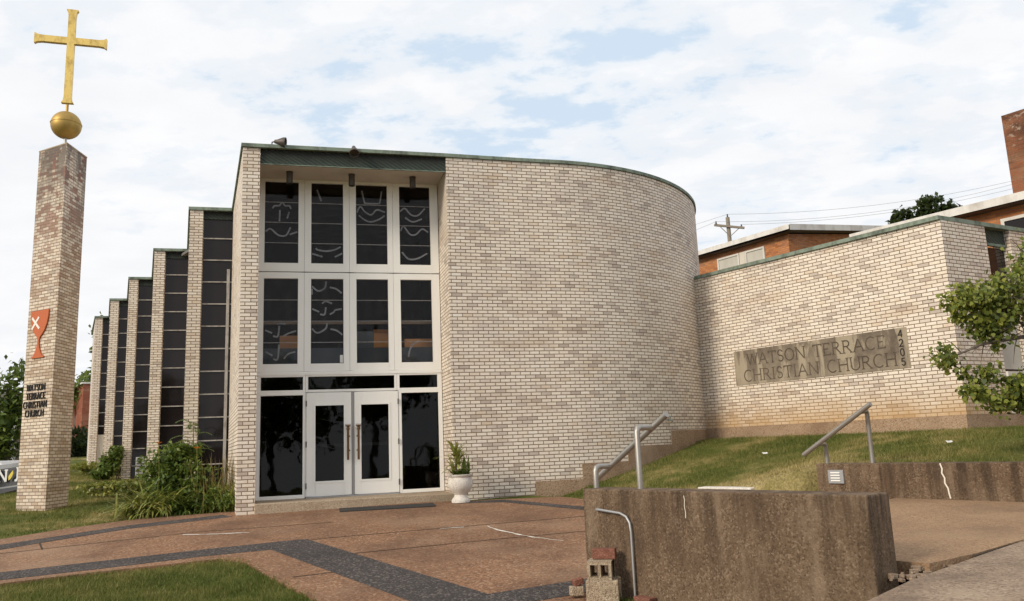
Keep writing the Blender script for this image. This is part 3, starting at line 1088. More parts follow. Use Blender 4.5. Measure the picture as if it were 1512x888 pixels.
ORN = {
    (0, 1): [[(.22, .32), (.28, .29), (.42, .285), (.48, .25), (.53, .25), (.6, .285), (.72, .285), (.77, .32)], [(.44, .34), (.43, .48)], [(.72, .36), (.66, .44)], [(.02, .61), (.17, .575), (.4, .65), (.63, .65), (.76, .55)], [(.74, .64), (.97, .605)]],
    (1, 1): [[(.18, .07), (.31, .21)], [(.15, .80), (.2, .82), (.45, .835), (.7, .82), (.92, .78)], [(.03, .87), (.35, .905)], [(.74, .905), (.97, .86)]],
    (2, 1): [[(.2, .06), (.28, .2), (.34, .22), (.72, .22), (.78, .2), (.84, .06)], [(.04, .34), (.15, .265), (.3, .33), (.5, .365), (.68, .3), (.95, .33)], [(.1, .38), (.3, .435), (.5, .455), (.75, .42), (.93, .37)]],
    (3, 1): [[(.04, .31), (.2, .27), (.4, .35), (.62, .355), (.85, .265)], [(.05, .56), (.15, .50), (.35, .6), (.55, .6), (.75, .53), (.95, .57)], [(.08, .83), (.3, .915), (.6, .905), (.9, .84)], [(.2, .39), (.45, .44), (.75, .40)]],
    (0, 0): [[(.4, .535), (.48, .52), (.64, .53)], [(.05, .60), (.25, .635)], [(.28, .67), (.42, .67), (.46, .55)], [(.57, .675), (.72, .64), (.95, .61)], [(.07, .85), (.27, .895)], [(.3, .935), (.42, .935), (.46, .77)], [(.6, .935), (.72, .88), (.93, .855)]],
    (1, 0): [[(.03, .08), (.22, .135), (.42, .10), (.47, .02)], [(.58, .09), (.78, .11), (.95, .16)], [(.03, .11), (.03, .18)], [(.34, .285), (.46, .26), (.65, .285)], [(.04, .35), (.25, .385)], [(.28, .415), (.42, .415), (.46, .33)], [(.58, .415), (.70, .39), (.75, .365), (.95, .35)], [(.03, .585), (.2, .635), (.45, .585), (.5, .52)], [(.6, .59), (.8, .61), (.97, .66)]],
    (3, 0): [[(.24, .93), (.27, .86), (.38, .78), (.6, .735)]],
}
for row, (z0, z1, gz0, gz1) in enumerate([(3.205, 5.172, 3.355, 5.05), (5.192, 7.098, 5.365, 7.045)]):
    for ci, (d0, d1, g0, g1) in enumerate(cols):
        fr = MB()
        ring(fr, d0, d1, z0, z1, g0, g1, gz0, gz1, FN, FN + 0.07)
        win = fr.build('window', 'white_paint', church, bevel=0.004)
        p = MB(); p.bdn(g0 - 0.01, g1 + 0.01, FN + 0.03, FN + 0.036, gz0 - 0.01, gz1 + 0.01); p.build('pane', 'window_glass', win)
        for k in (1, 2, 3):
            zb = gz0 + (gz1 - gz0) * k / 4
            b = MB(); b.bdn(g0 + 0.002, g1 - 0.002, FN + 0.044, FN + 0.056, zb - 0.006, zb + 0.006); b.build('glazing_bar', 'bar_metal', win)
        if (ci, row) in ORN:
            gw, gh = g1 - g0, gz1 - gz0
            fro = (dn(g0, FN + 0.10, gz1), DV, -Z1, -NV)
            for k, ln in enumerate(ORN[ci, row]):
                o = MB()
                o.ribbon(smooth_line([(x * gw, y * gh) for x, y in ln]), 0.031, fro, 0.012, 0.001 * k)
                o.build('ornament', 'ornament_glass', win)
p = MB(); p.bdn(0.64, 0.70, FN + 0.024, FN + 0.028, 3.37, 3.52); p.build('notice', 'paper_white', church)
m = MB(); m.bdn(-0.925, 2.655, FN - 0.012, FN + 0.06, 3.135, 3.20); m.build('transom_rail', 'white_paint', church)
m = MB(); m.bdn(-0.925, 2.655, FN + 0.02, FN + 0.06, 5.173, 5.191); m.build('joint_strip', 'lamp_metal', church)


def storefront(name, d0, d1, z0, z1, g0, g1, gz0, gz1):
    f = MB()
    ring(f, d0, d1, z0, z1, g0, g1, gz0, gz1, FN, FN + 0.09)
    w_ = f.build(name, 'white_paint', church, bevel=0.004)
    p_ = MB(); p_.bdn(g0 - 0.008, g1 + 0.008, FN + 0.04, FN + 0.046, gz0 - 0.008, gz1 + 0.008)
    p_.build('pane', 'door_glass', w_)


storefront('transom_window', -0.925, -0.022, 2.80, 3.132, -0.85, -0.065, 2.845, 3.10)
storefront('transom_window', -0.018, 1.745, 2.80, 3.132, 0.03, 1.70, 2.845, 3.10)
storefront('transom_window', 1.749, 2.655, 2.80, 3.132, 1.80, 2.565, 2.845, 3.10)
storefront('sidelight', -0.925, -0.022, 0.80, 2.797, -0.85, -0.065, 0.865, 2.745)
storefront('sidelight', 1.777, 2.655, 0.80, 2.797, 1.83, 2.575, 0.865, 2.745)


def door(d0, d1, g0, g1, hd, hinge_d):
    f = MB()
    ring(f, d0, d1, 0.825, 2.785, g0, g1, 1.10, 2.535, FN - 0.012, FN + 0.035)
    dr = f.build('door', 'white_paint', church, bevel=0.004)
    s_ = MB()
    ring(s_, g0 - 0.035, g1 + 0.035, 1.065, 2.57, g0 + 0.001, g1 - 0.001, 1.101, 2.534, FN - 0.020, FN - 0.0125)
    s_.build('glass_stop', 'white_paint', dr)
    p_ = MB(); p_.bdn(g0 - 0.004, g1 + 0.004, FN + 0.008, FN + 0.014, 1.096, 2.539); p_.build('pane', 'door_glass', dr)
    h = MB()
    h.tube([dn(hd, FN - 0.075, 1.48), dn(hd, FN - 0.075, 2.06)], 0.021, 10)
    h.lathe([(0.0, 2.05), (0.03, 2.05), (0.034, 2.075), (0.024, 2.10), (0.045, 2.135), (0.0, 2.12)], dn(hd, FN - 0.075), 10)
    for k in range(5):
        h.tube([dn(hd - 0.04 + 0.02 * k, FN - 0.075, 2.12), dn(hd - 0.046 + 0.023 * k, FN - 0.075, 2.165)], [0.009, 0.006], 6)
    for zz in (1.66, 1.93):
        h.tube([dn(hd, FN - 0.075, zz), dn(hd, FN - 0.012, zz)], 0.014, 8)
        kd = hd + (0.035 if hinge_d < hd else -0.035)
        h.tube([dn(hd, FN - 0.075, zz), dn(kd, FN - 0.06, zz)], 0.013, 8)
    h.build('handle', 'bronze', dr, smooth=True)
    for zz in (1.02, 1.80, 2.58):
        g = MB(); g.tube([dn(hinge_d, FN - 0.018, zz - 0.055), dn(hinge_d, FN - 0.018, zz + 0.055)], 0.011, 8); g.build('hinge', 'lamp_metal', dr)
    b = MB(); b.bdn(g0 + 0.02, g1 - 0.02, FN + 0.07, FN + 0.10, 1.74, 1.80); b.build('push_bar', 'galvanised', dr)


door(0.0, 0.856, 0.17, 0.71, 0.785, 0.0)
door(0.908, 1.765, 1.04, 1.575, 0.985, 1.765)
m = MB(); m.bdn(0.862, 0.902, FN - 0.02, FN + 0.03, 0.81, 2.785); m.build('astragal', 'grey_weatherstrip', church)
for d0_, d1_ in ((-0.018, -0.004), (1.768, 1.774)):
    m = MB(); m.bdn(d0_, d1_, FN, FN + 0.06, 0.82, 2.797); m.build('door_jamb', 'white_paint', church)
m = MB(); m.bdn(0.0, 1.765, FN - 0.03, FN + 0.06, 0.796, 0.818); m.build('door_sill', 'galvanised', church)

# the dim lobby behind the glass
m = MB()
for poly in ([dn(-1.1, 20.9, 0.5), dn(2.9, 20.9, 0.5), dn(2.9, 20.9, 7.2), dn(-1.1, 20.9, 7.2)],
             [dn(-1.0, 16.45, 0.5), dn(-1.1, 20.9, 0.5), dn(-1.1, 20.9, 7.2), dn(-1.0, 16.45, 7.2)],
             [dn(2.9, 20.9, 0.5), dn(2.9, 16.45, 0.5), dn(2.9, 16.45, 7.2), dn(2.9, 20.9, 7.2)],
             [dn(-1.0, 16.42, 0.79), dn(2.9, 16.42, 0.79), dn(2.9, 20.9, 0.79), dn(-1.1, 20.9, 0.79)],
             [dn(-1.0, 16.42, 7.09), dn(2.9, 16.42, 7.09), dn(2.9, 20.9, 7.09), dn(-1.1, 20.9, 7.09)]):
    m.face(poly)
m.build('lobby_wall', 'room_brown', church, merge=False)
m = MB(); m.bdn(-0.98, 2.88, 17.6, 20.8, 3.02, 3.16); m.bdn(-0.93, 2.66, 16.62, 16.66, 3.165, 3.70); m.build('lobby_balcony', 'balcony_grey', church)
m = MB(); m.bdn(-0.93, 2.66, 16.75, 16.80, 4.205, 4.25); m.build('lobby_rail', 'ledge_wood', church)


def carton(name, d, n, z, s, material, label, grp=None, flaps=False):
    b = MB()
    b.bdn(d - s[0] / 2, d + s[0] / 2, n - s[1] / 2, n + s[1] / 2, z, z + s[2])
    if flaps:
        b.face([dn(d - s[0] / 2, n - s[1] / 2, z + s[2] + 0.002), dn(d + s[0] / 2, n - s[1] / 2, z + s[2] + 0.002), dn(d + s[0] / 2, n - s[1] / 2 - 0.12, z + s[2] + 0.06), dn(d - s[0] / 2, n - s[1] / 2 - 0.12, z + s[2] + 0.06)])
    b.bdn(d - s[0] / 2 - 0.004, d + s[0] / 2 + 0.004, n - 0.03, n + 0.03, z + s[2] * 0.85, z + s[2] + 0.004)
    return tag(b.build(name, material), label, 'box' if name != 'storage_case' else 'case', grp)


m = MB(); m.bdn(-0.93, 2.66, 16.67, 17.35, 3.17, 3.69); m.build('lobby_cabinet', 'balcony_grey', church)
carton('cardboard_box', 1.60, 16.95, 3.692, (0.55, 0.4, 0.32), 'cardboard', 'open cardboard box behind the third upstairs window pane beside the grey case', 'cardboard boxes inside the lobby', True)
carton('cardboard_box', 2.28, 16.95, 3.692, (0.62, 0.4, 0.20), 'cardboard', 'low cardboard box behind the rightmost upstairs window pane', 'cardboard boxes inside the lobby')
carton('cardboard_box', -0.30, 16.95, 3.692, (0.45, 0.4, 0.28), 'cardboard', 'cardboard box behind the leftmost upstairs window pane', 'cardboard boxes inside the lobby')
carton('storage_case', 1.13, 16.95, 3.692, (0.42, 0.4, 0.36), 'grey_case', 'grey case standing behind the third upstairs window pane')

# stepped window bays of the sanctuary -------------------------------------
bays = [(-2.67, -2.38, 19.66, -1.70), (-4.13, -3.85, 23.8, -3.25), (-5.52, -5.26, 27.7, -4.83), (-6.88, -6.60, 31.5, -6.30), (-8.25, -7.99, 35.4, -7.74)]
for i, (a, b, n, e) in enumerate(bays):
    nxt = bays[i + 1] if i + 1 < len(bays) else (-9.6, 0, 39.3, -9.25)
    p = MB()
    poly = [dn(a, n), dn(b, n), dn(b + 0.02, n + 0.25), dn(nxt[3] + 0.3, nxt[2] + 0.1), dn(nxt[3], nxt[2] + 0.1)]
    p.prism([(q.x, q.y) for q in poly], 0.4, H, uv0=0.03 * i)
    p.build('bay_wall', 'cream_brick', church)
    c = MB()
    poly = [dn(nxt[3] - 0.03, nxt[2] - 0.05), dn(a - 0.03, n - 0.035), dn(e - 0.01, n - 0.035), dn(e + 0.3, n + 0.4), dn(nxt[3] + 0.5, nxt[2])]
    c.prism([(q.x, q.y) for q in poly], H + 0.003, H + 0.075, bottom=True)
    c.build('bay_coping', 'copper_patina', church)
    f = MB(); f.bdn(b + 0.002, e - 0.002, n + 0.07, n + 0.13, H - 0.19, H - 0.002)
    win = f.build('bay_window', 'fascia_copper', church)
    zlow = 0.6 if i < 4 else 2.72
    g = MB(); g.bdn(b + 0.002, e - 0.002, n + 0.11, n + 0.125, zlow, H - 0.19); g.build('pane', 'bay_glass', win)
    z = 6.72
    while z > zlow + 0.1:
        gb = MB(); gb.bdn(b + 0.003, e - 0.003, n + 0.07, n + 0.108, z - 0.013, z + 0.013); gb.build('glazing_bar', 'bar_metal', win)
        z -= 0.523
    if i == 0:
        gp_ = MB(); gp_.bdn(e - 0.125, e - 0.06, n + 0.055, n + 0.109, 0.7, 5.98); gp_.build('mullion', 'bar_metal', win)
    if i == 4:
        sp_ = MB()
        sp_.bdn(b + 0.002, e - 0.002, n + 0.09, n + 0.125, 1.0, 2.72)
        for k in range(5):
            dd = b + 0.03 + k * 0.05
            sp_.bdn(dd, dd + 0.02, n + 0.07, n + 0.088, 1.0, 2.715)
        sp_.build('spandrel_panel', 'pale_panel', church)
m = MB()
m.prism([(p.x, p.y) for p in (dn(-1.72, 19.9), dn(-3.2, 24), dn(-4.8, 28), dn(-6.3, 31.8), dn(-7.7, 35.6), dn(-9.2, 39.2), dn(4, 42), dn(4, 24))], H - 0.15, H - 0.06)
m.build('roof', 'roof_grey', church)
# air conditioner housing at the foot of the third bay
ac = thing('air_conditioner', dn(-4.9, 27.5, 1.1), 'small grey air conditioner box at the foot of the third window bay', 'air conditioner')
m = MB(); m.bdn(-5.05, -4.75, 27.35, 27.62, 1.15, 1.75); acb = m.build('housing', 'grey_siding', ac, bevel=0.01)
m = MB()
for k in range(6):
    m.bdn(-5.02, -4.78, 27.335, 27.348, 1.22 + k * 0.08, 1.25 + k * 0.08)
m.build('grille', 'lamp_metal', ac)

# lamps on the entrance
for d, lab in ((-0.34, 'cylinder downlight under the soffit above the leftmost tall window'), (0.86, 'cylinder downlight under the middle of the soffit'), (2.08, 'cylinder downlight under the soffit nearest the curved wall')):
    t_ = thing('downlight', dn(d, 15.85, 7.1), lab, 'downlight', 'downlights under the entrance soffit')
    c = MB(); c.lathe([(0.0, 7.099), (0.062, 7.099), (0.062, 6.86), (0.052, 6.86), (0.052, 6.92), (0.0, 6.92)], dn(d, 15.85), 20); c.build('housing', 'lamp_metal', t_, smooth=True)
    c = MB(); c.lathe([(0.067, 7.099), (0.067, 7.075), (0.0625, 7.075)], dn(d, 15.85), 20); c.build('collar', 'lamp_metal', t_, smooth=True)


def floodlight(base, direction, label):
    t_ = thing('floodlight', base, label, 'floodlight', 'floodlights on the roof edge')
    base = Vector(base)
    dr = Vector(direction).normalized()
    mb = MB(); mb.tube([base - Z1 * 0.01, base + Z1 * 0.05, base + Z1 * 0.07 + dr * 0.05], 0.014, 8); mb.build('bracket', 'lamp_metal', t_)
    o = base + Z1 * 0.07 + dr * 0.05
    a = dr.orthogonal().normalized(); b = dr.cross(a)
    prof = [(0.0, 0.0), (0.035, 0.0), (0.045, 0.05), (0.095, 0.16), (0.1, 0.21), (0.085, 0.21), (0.075, 0.15), (0.0, 0.12)]
    mb = MB()
    rings = [[o + dr * z + (a * math.cos(2 * math.pi * s / 18) + b * math.sin(2 * math.pi * s / 18)) * r for s in range(18)] for r, z in prof]
    for A, B in zip(rings, rings[1:]):
        for s in range(18):
            q = (s + 1) % 18
            mb.face([A[s], A[q], B[q], B[s]])
    mb.build('lamp_head', 'lamp_metal', t_, smooth=True)


floodlight(dn(-0.66, 15.36, 7.455), DV * 0.95 - NV * 0.2 - Z1 * 0.12, 'floodlight on the roof edge above the slim brick pier, aimed sideways')
floodlight(dn(0.87, 15.33, 7.44), -NV * 0.55 - Z1 * 0.8 + DV * 0.02, 'floodlight at the middle of the roof edge, aimed down at the doors')


# ------------------------------------------------------------------ lettering
def arc_line(cx, cy, rx, ry, a0, a1, n=9):
    return [(cx + rx * math.cos(R(a0 + (a1 - a0) * k / n)), cy + ry * math.sin(R(a0 + (a1 - a0) * k / n))) for k in range(n + 1)]


GL = {   # stroke letters: (advance width, strokes), unit height
    'W': (1.1, [[(0, 1), (.28, 0)], [(.28, 0), (.52, .95)], [(.52, .95), (.8, 0)], [(.8, 0), (1.06, 1)]]),
    'A': (.86, [[(0, 0), (.4, 1)], [(.4, 1), (.82, 0)], [(.15, .36), (.66, .36)]]),
    'T': (.78, [[(.38, 0), (.38, 1)], [(0, .84), (0, .97), (.76, .97), (.76, .84)]]),
    'S': (.58, [[(.52, .82)] + arc_line(.27, .74, .23, .24, 25, 250, 9) + arc_line(.28, .26, .25, .25, 80, -155, 9)]),
    'O': (.92, [arc_line(.44, .5, .43, .5, 0, 360, 22)]),
    'N': (.88, [[(.06, 0), (.06, 1)], [(.04, 1), (.8, 0)], [(.8, 0), (.8, 1)]]),
    'E': (.66, [[(.06, 0), (.06, 1)], [(.06, .97), (.56, .97), (.56, .85)], [(.06, .52), (.44, .52)], [(.06, .03), (.6, .03), (.6, .16)]]),
    'R': (.78, [[(.06, 0), (.06, 1)], [(.06, .97), (.3, .97)] + arc_line(.32, .74, .24, .23, 90, -90, 9) + [(.06, .51)], [(.32, .5), (.74, 0)]]),
    'C': (.84, [arc_line(.46, .5, .43, .5, 48, 312, 16)]),
    'H': (.88, [[(.06, 0), (.06, 1)], [(.78, 0), (.78, 1)], [(.06, .52), (.78, .52)]]),
    'I': (.3, [[(.12, 0), (.12, 1)]]),
    'U': (.84, [[(.06, 1), (.06, .35)] + arc_line(.41, .35, .35, .35, 180, 360, 10) + [(.76, 1)]]),
    'F': (.62, [[(.06, 0), (.06, 1)], [(.06, .97), (.56, .97), (.56, .82)], [(.06, .52), (.44, .52)]]),
    'J': (.5, [[(.36, 1), (.36, .12), (.28, -.08), (.1, -.1)]]),
    '4': (.6, [[(.44, 0), (.44, 1)], [(.44, 1), (.02, .3), (.58, .3)]]),
    '2': (.6, [arc_line(.28, .74, .24, .25, 170, -40, 9) + [(.04, .03), (.56, .03)]]),
    '0': (.6, [arc_line(.29, .5, .26, .5, 0, 360, 18)]),
    '5': (.6, [[(.5, .97), (.12, .97), (.08, .58)] + arc_line(.27, .31, .25, .3, 110, -150, 10)]),
    ' ': (.5, []),
}
SERIF = {'W': [(0, 1), (.52, .95), (1.06, 1)], 'A': [(0, 0), (.82, 0)], 'T': [(.38, 0)], 'N': [(.06, 0), (.04, 1), (.8, 1)], 'E': [(.06, 0), (.06, 1)], 'R': [(.06, 0), (.06, 1), (.74, 0)],
         'H': [(.06, 0), (.06, 1), (.78, 0), (.78, 1)], 'I': [(.12, 0), (.12, 1)], 'U': [(.06, 1), (.76, 1)], 'F': [(.06, 0), (.06, 1)], 'J': [(.36, 1)]}


def text_width(s, h, gap):
    return sum(GL[c][0] * h + gap for c in s) - gap


def write(mb, s, x, y, h, w, fr, depth, gap, serif=0.0, widthscale=1.0):
    k = 0
    for c in s:
        adv, st_ = GL[c]
        for ln in st_:
            mb.ribbon([(x + a * h * widthscale, y + b * h) for a, b in ln], w, fr, depth, 0.0004 * (k % 7)); k += 1
        if serif:
            for a, b in SERIF.get(c, []):
                px, py = x + a * h * widthscale, y + b * h
                mb.ribbon([(px - serif, py), (px + serif, py)], w * 0.6, fr, depth, 0.0004 * (k % 7)); k += 1
        x += adv * h * widthscale + gap
    return x


# carved stone on the wing wall
s0 = 1.11                                      # metres from the inner corner to the stone
SA = WA + WD * 1.135
sl, sz0, sz1 = 3.99, 2.735, 3.495
stone = thing('name_stone', (SA.x, SA.y, sz0), 'long weathered stone tablet with carved church name and house number on the low wing wall', 'sign')
m = MB()
m.box(SA + WD * (sl / 2) - WN * 0.02 + Z1 * ((sz0 + sz1) / 2), (sl, 0.06, sz1 - sz0), (WD, WN, Z1))
m.build('tablet', 'carved_stone', stone, bevel=0.004)
fr = (SA + WN * 0.0105 + Z1 * sz0, WD, Z1, WN)
m = MB()
h_ = 0.245
wv1 = text_width('WATSON TERRACE', h_, 0.055)
write(m, 'WATSON TERRACE', 0.36, 0.42, h_, 0.024, fr, 0.002, (3.20 - wv1) / 13 + 0.055, 0.034)
wv2 = text_width('CHRISTIAN CHURCH', h_, 0.05)
write(m, 'CHRISTIAN CHURCH', 0.24, 0.07, h_, 0.024, fr, 0.002, (3.50 - wv2) / 15 + 0.05, 0.034)
m.build('carved_lettering', 'stone_groove', stone)
m = MB()
for k, c in enumerate('4205'):
    write(m, c, 3.825, 0.585 - k * 0.175, 0.135, 0.018, fr, 0.012, 0.0)
m.build('house_number', 'dark_metal', stone)

# ------------------------------------------------------------------ cross pillar
TA, TB, TC = Vector((-10.43, 17.23, 0)), Vector((-9.57, 16.79, 0)), Vector((-9.61, 17.70, 0))
m = MB()
m.prism([(p.x, p.y) for p in (TA, TB, TC)], 0.45, 8.5, uv0=0.0)
pillar = tag(m.build('brick_pillar', 'pillar_brick'), 'tall three sided cream brick pillar standing on the lawn, spalled red near its top', 'pillar')
cx, cy = (TA.x + TB.x + TC.x) / 3, (TA.y + TB.y + TC.y) / 3
m = MB()
m.prism([(p.x, p.y) for p in (TA + (TA - Vector((cx, cy, 0))) * 0.02, TB + (TB - Vector((cx, cy, 0))) * 0.02, TC + (TC - Vector((cx, cy, 0))) * 0.02)], 8.502, 8.53, bottom=True)
m.build('cap', 'step_concrete', pillar)
cross = thing('cross', (cx, cy, 8.53), 'gilded cross on a brass ball on top of the brick pillar', 'cross')
m = MB(); m.tube([(cx, cy, 8.53), (cx, cy, 8.84)], 0.034, 10); m.build('rod', 'galvanised', cross, smooth=True)
m = MB(); m.tube([(cx, cy, 9.42), (cx, cy, 9.66)], 0.03, 10); m.build('rod', 'dull_gold', cross, smooth=True)
m = MB()
m.lathe([(0.315 * math.sin(R(a)), 9.12 - 0.315 * math.cos(R(a))) for a in range(0, 181, 9)], (cx, cy, 0), 32)
m.lathe([(0.314, 9.135), (0.323, 9.138), (0.323, 9.152), (0.313, 9.155)], (cx, cy, 0), 32)
m.build('ball', 'dull_gold', cross, smooth=True)
aX = Vector((1.43, 0.44, 0)).normalized()
aY = Vector((-aX.y, aX.x, 0))
m = MB()
zc, za, zb = 11.16, 9.64, 11.93
hw = 0.077


def flared(mb, o, d, s, L0, L1):
    """bar from o along d between L0 and L1, its end flaring out"""
    secs = [(L0, hw), (L1 - 0.16, hw * 1.0), (L1 - 0.06, hw * 1.18), (L1 - 0.02, hw * 1.55), (L1, hw * 1.6)]
    rg = []
    for l, k in secs:
        c = o + d * l
        rg.append([c + s * k + aY * 0.05, c - s * k + aY * 0.05, c - s * k - aY * 0.05, c + s * k - aY * 0.05])
    for A, B in zip(rg, rg[1:]):
        for i in range(4):
            j = (i + 1) % 4
            mb.face([A[i], A[j], B[j], B[i]])
    mb.face(rg[-1])


O = Vector((cx, cy, zc))
mb = m
flared(mb, O, Z1, aX, hw, zb - zc)
flared(mb, O, -Z1, aX, hw, zc - za)
flared(mb, O, aX, Z1, hw, 0.745)
flared(mb, O, -aX, Z1, hw, 0.745)
mb.box(O, (hw * 2, 0.1, hw * 2), (aX, aY, Z1))
mb.build('cross_arms', 'gilded', cross)

FD = (TB - TA).normalized()
FNm = Vector((FD.y, -FD.x, 0))
fr = (TA + FNm * 0.002, FD, Z1, FNm)
em = thing('chalice_emblem', TA + FD * 0.42 + Z1 * 3.86, 'red chalice emblem with white saltire fixed to the brick pillar', 'emblem')
m = MB()
pr = [(0.10, 4.85), (0.735, 4.86)]
cxe = 0.432
half = [(0.30, 4.86), (0.295, 4.72), (0.255, 4.56), (0.19, 4.43), (0.11, 4.34), (0.045, 4.285), (0.022, 4.22), (0.026, 4.15), (0.05, 4.06), (0.10, 3.95), (0.16, 3.885), (0.21, 3.87), (0.21, 3.845)]
prev = None
for (a, z) in half:
    row = [TA + FD * (cxe - a) + Z1 * z, TA + FD * (cxe + a) + Z1 * z]
    if prev:
        q = [prev[0], row[0], row[1], prev[1]]
        m.face([p + FNm * 0.03 for p in q])
        m.face([prev[0] + FNm * 0.03, prev[0], row[0], row[0] + FNm * 0.03])
        m.face([row[1] + FNm * 0.03, row[1], prev[1], prev[1] + FNm * 0.03])
    else:
        m.face([row[0] + FNm * 0.03, row[1] + FNm * 0.03, row[1], row[0]])
    prev = row
m.face([prev[0] + FNm * 0.03, prev[0], prev[1], prev[1] + FNm * 0.03])
m.build('chalice', 'emblem_red', em)
m = MB()
m.ribbon([(0.19, 4.72), (0.45, 4.47)], 0.05, fr, 0.033, 0.0)
m.ribbon([(0.20, 4.47), (0.42, 4.72)], 0.05, fr, 0.033, 0.0015)
m.build('saltire', 'emblem_white', em)
lt = thing('pillar_lettering', TA + FD * 0.42 + Z1 * 2.7, 'four lines of dark metal letters below the red emblem on the brick pillar', 'lettering')
for s, z, x0, x1 in (('WATSON', 3.16, 0.13, 0.74), ('TERRACE', 2.98, 0.13, 0.76), ('CHRISTIAN', 2.80, 0.05, 0.82), ('CHURCH', 2.62, 0.13, 0.74)):
    m = MB()
    h_ = 0.135
    g_ = 0.02
    k_ = (x1 - x0 - g_ * (len(s) - 1)) / (sum(GL[c][0] for c in s) * h_)
    write(m, s, x0, z, h_, 0.013, fr, 0.02, g_, 0.007, k_)
    m.build('letter_row', 'dark_metal', lt)

# ------------------------------------------------------------------ retaining walls, stairs, rails
nw = [Vector((0.654, 8.71)), Vector((2.576, 6.236))]
nd = (nw[1] - nw[0]).normalized(); nn = Vector((-nd.y, nd.x))
m = MB()
segs_ = [nw[0] + (nw[1] - nw[0]) * (k / 10) for k in range(11)]
m.prism([(p.x, p.y) for p in (nw[0], nw[1], nw[1] + nn * 0.334, nw[0] + nn * 0.334)], -0.35, 1.14)
o = m.build('retaining_wall', 'retaining_concrete', bevel=0.015, segs=2)
tag(o, 'low stained concrete retaining wall nearest the camera, in front of the steps', 'retaining wall', 'concrete retaining walls beside the steps')
m = MB()
fr = (Vector((nw[0].x, nw[0].y, 0)), Vector((nd.x, nd.y, 0)), Z1, Vector((-nn.x, -nn.y, 0)))
m.ribbon([(1.37, 1.10), (1.376, 1.06), (1.368, 1.01), (1.377, 0.95), (1.373, 0.90)], 0.006, fr, 0.0015, 0.0005)
m.build('lime_streak', 'sealant', o)
fw = [Vector((4.13, 11.56)), Vector((7.45, 6.70))]
fd = (fw[1] - fw[0]).normalized(); fn_ = Vector((-fd.y, fd.x))
m = MB()
m.prism([(p.x, p.y) for p in (fw[0], fw[1], fw[1] + fn_ * 0.3, fw[0] + fn_ * 0.3)], -0.35, 1.2)
o = m.build('retaining_wall', 'retaining_concrete', bevel=0.012, segs=2)
tag(o, 'long stained concrete retaining wall below the grass bank, with a louvred step light', 'retaining wall', 'concrete retaining walls beside the steps')
m = MB()
fr = (Vector((fw[0].x, fw[0].y, 0)), Vector((fd.x, fd.y, 0)), Z1, Vector((-fn_.x, -fn_.y, 0)))
zz = [(1.755, 1.195), (1.77, 1.13), (1.762, 1.08), (1.79, 1.02), (1.785, 0.96), (1.81, 0.90), (1.82, 0.84), (1.83, 0.78)]
m.ribbon([(a + random.uniform(-.004, .004), b) for a, b in zz], 0.017, fr, 0.0015, 0.0005)
m.build('lime_streak', 'sealant', o)

# steps between the walls
sw = MB()
for k in range(3):
    t0 = -6.55 + 0.30 * k
    poly = [from_ut(u, t) for u, t in ((6.22, t0), (10.30, t0), (10.30, -5.46), (6.22, -5.46))]
    zt = [0.20 + (0.40 - 0.20) * 0 + (0.135 * (k + 1)) + 0.03 * 0 for _ in poly]
    zt = [0.18 + (0.20 if i in (1, 2) else 0.0) + 0.125 * (k + 1) for i in range(4)]
    sw.prism(poly, -0.2, zt)
tag(sw.build('steps', 'walkway_concrete', bevel=0.008), 'short flight of concrete steps between the retaining walls', 'steps', kind='structure')

# pale kerb at the head of the bank
m = MB()
kp = [from_ut(u, t) for u, t in ((10.16, -8.62), (10.36, -8.62), (10.36, -7.62), (10.16, -7.62))]
m.prism(kp, 0.4, [0.862, 0.866, 0.872, 0.866])
tag(m.build('kerb', 'pale_concrete', bevel=0.01), 'pale concrete kerb at the foot of the grass bank behind the near wall', 'kerb', kind='structure')


def handrail(posts, rail, label, r=0.031):
    t_ = thing('handrail', posts[0][0], label, 'handrail', 'steel handrails beside the steps')
    mb = MB(); mb.tube([rail[0], rail[1]], r * 1.05, 14); mb.build('rail', 'brushed_steel', t_, smooth=True)
    for a, b, c in posts:
        a, b, c = Vector(a), Vector(b), Vector(c)
        bend = [a, b - Z1 * 0.05, b - Z1 * 0.015 + (c - b).normalized() * 0.015, b + (c - b).normalized() * 0.05, c]
        mb = MB(); mb.tube(bend, r * 0.95, 14); mb.build('post', 'brushed_steel', t_, smooth=True)
    return t_


handrail([((0.81, 8.79, 1.13), (0.81, 8.79, 1.36), (0.99, 8.94, 1.355)), ((1.20, 8.285, 1.13), (1.20, 8.285, 1.745), (1.385, 8.44, 1.735))],
         ((0.84, 9.14, 1.21), (1.51, 8.28, 1.86)), 'steel handrail on the near retaining wall, its posts bent towards the steps')
handrail([((4.31, 11.61, 1.19), (4.31, 11.61, 1.47), (4.13, 11.45, 1.465)), ((4.695, 11.03, 1.19), (4.695, 11.03, 1.89), (4.53, 10.86, 1.865))],
         ((4.0, 11.63, 1.325), (4.62, 10.71, 1.965)), 'steel handrail on the far retaining wall above the step light')

sl_ = thing('step_light', (4.305, 11.305, 0.93), 'square louvred step light set into the far retaining wall', 'step light')
fA = (Vector((fd.x, fd.y, 0)), Vector((fn_.x, fn_.y, 0)), Z1)
c0 = Vector((4.305, 11.305, 1.025))
m = MB(); m.box(c0 - fA[1] * 0.012, (0.235, 0.03, 0.18), fA); m.build('plate', 'galvanised', sl_, bevel=0.004)
for k in range(4):
    m = MB(); m.box(c0 - fA[1] * 0.033 + Z1 * (0.055 - 0.035 * k), (0.14, 0.012, 0.016), fA); m.build('louvre', 'white_paint', sl_)

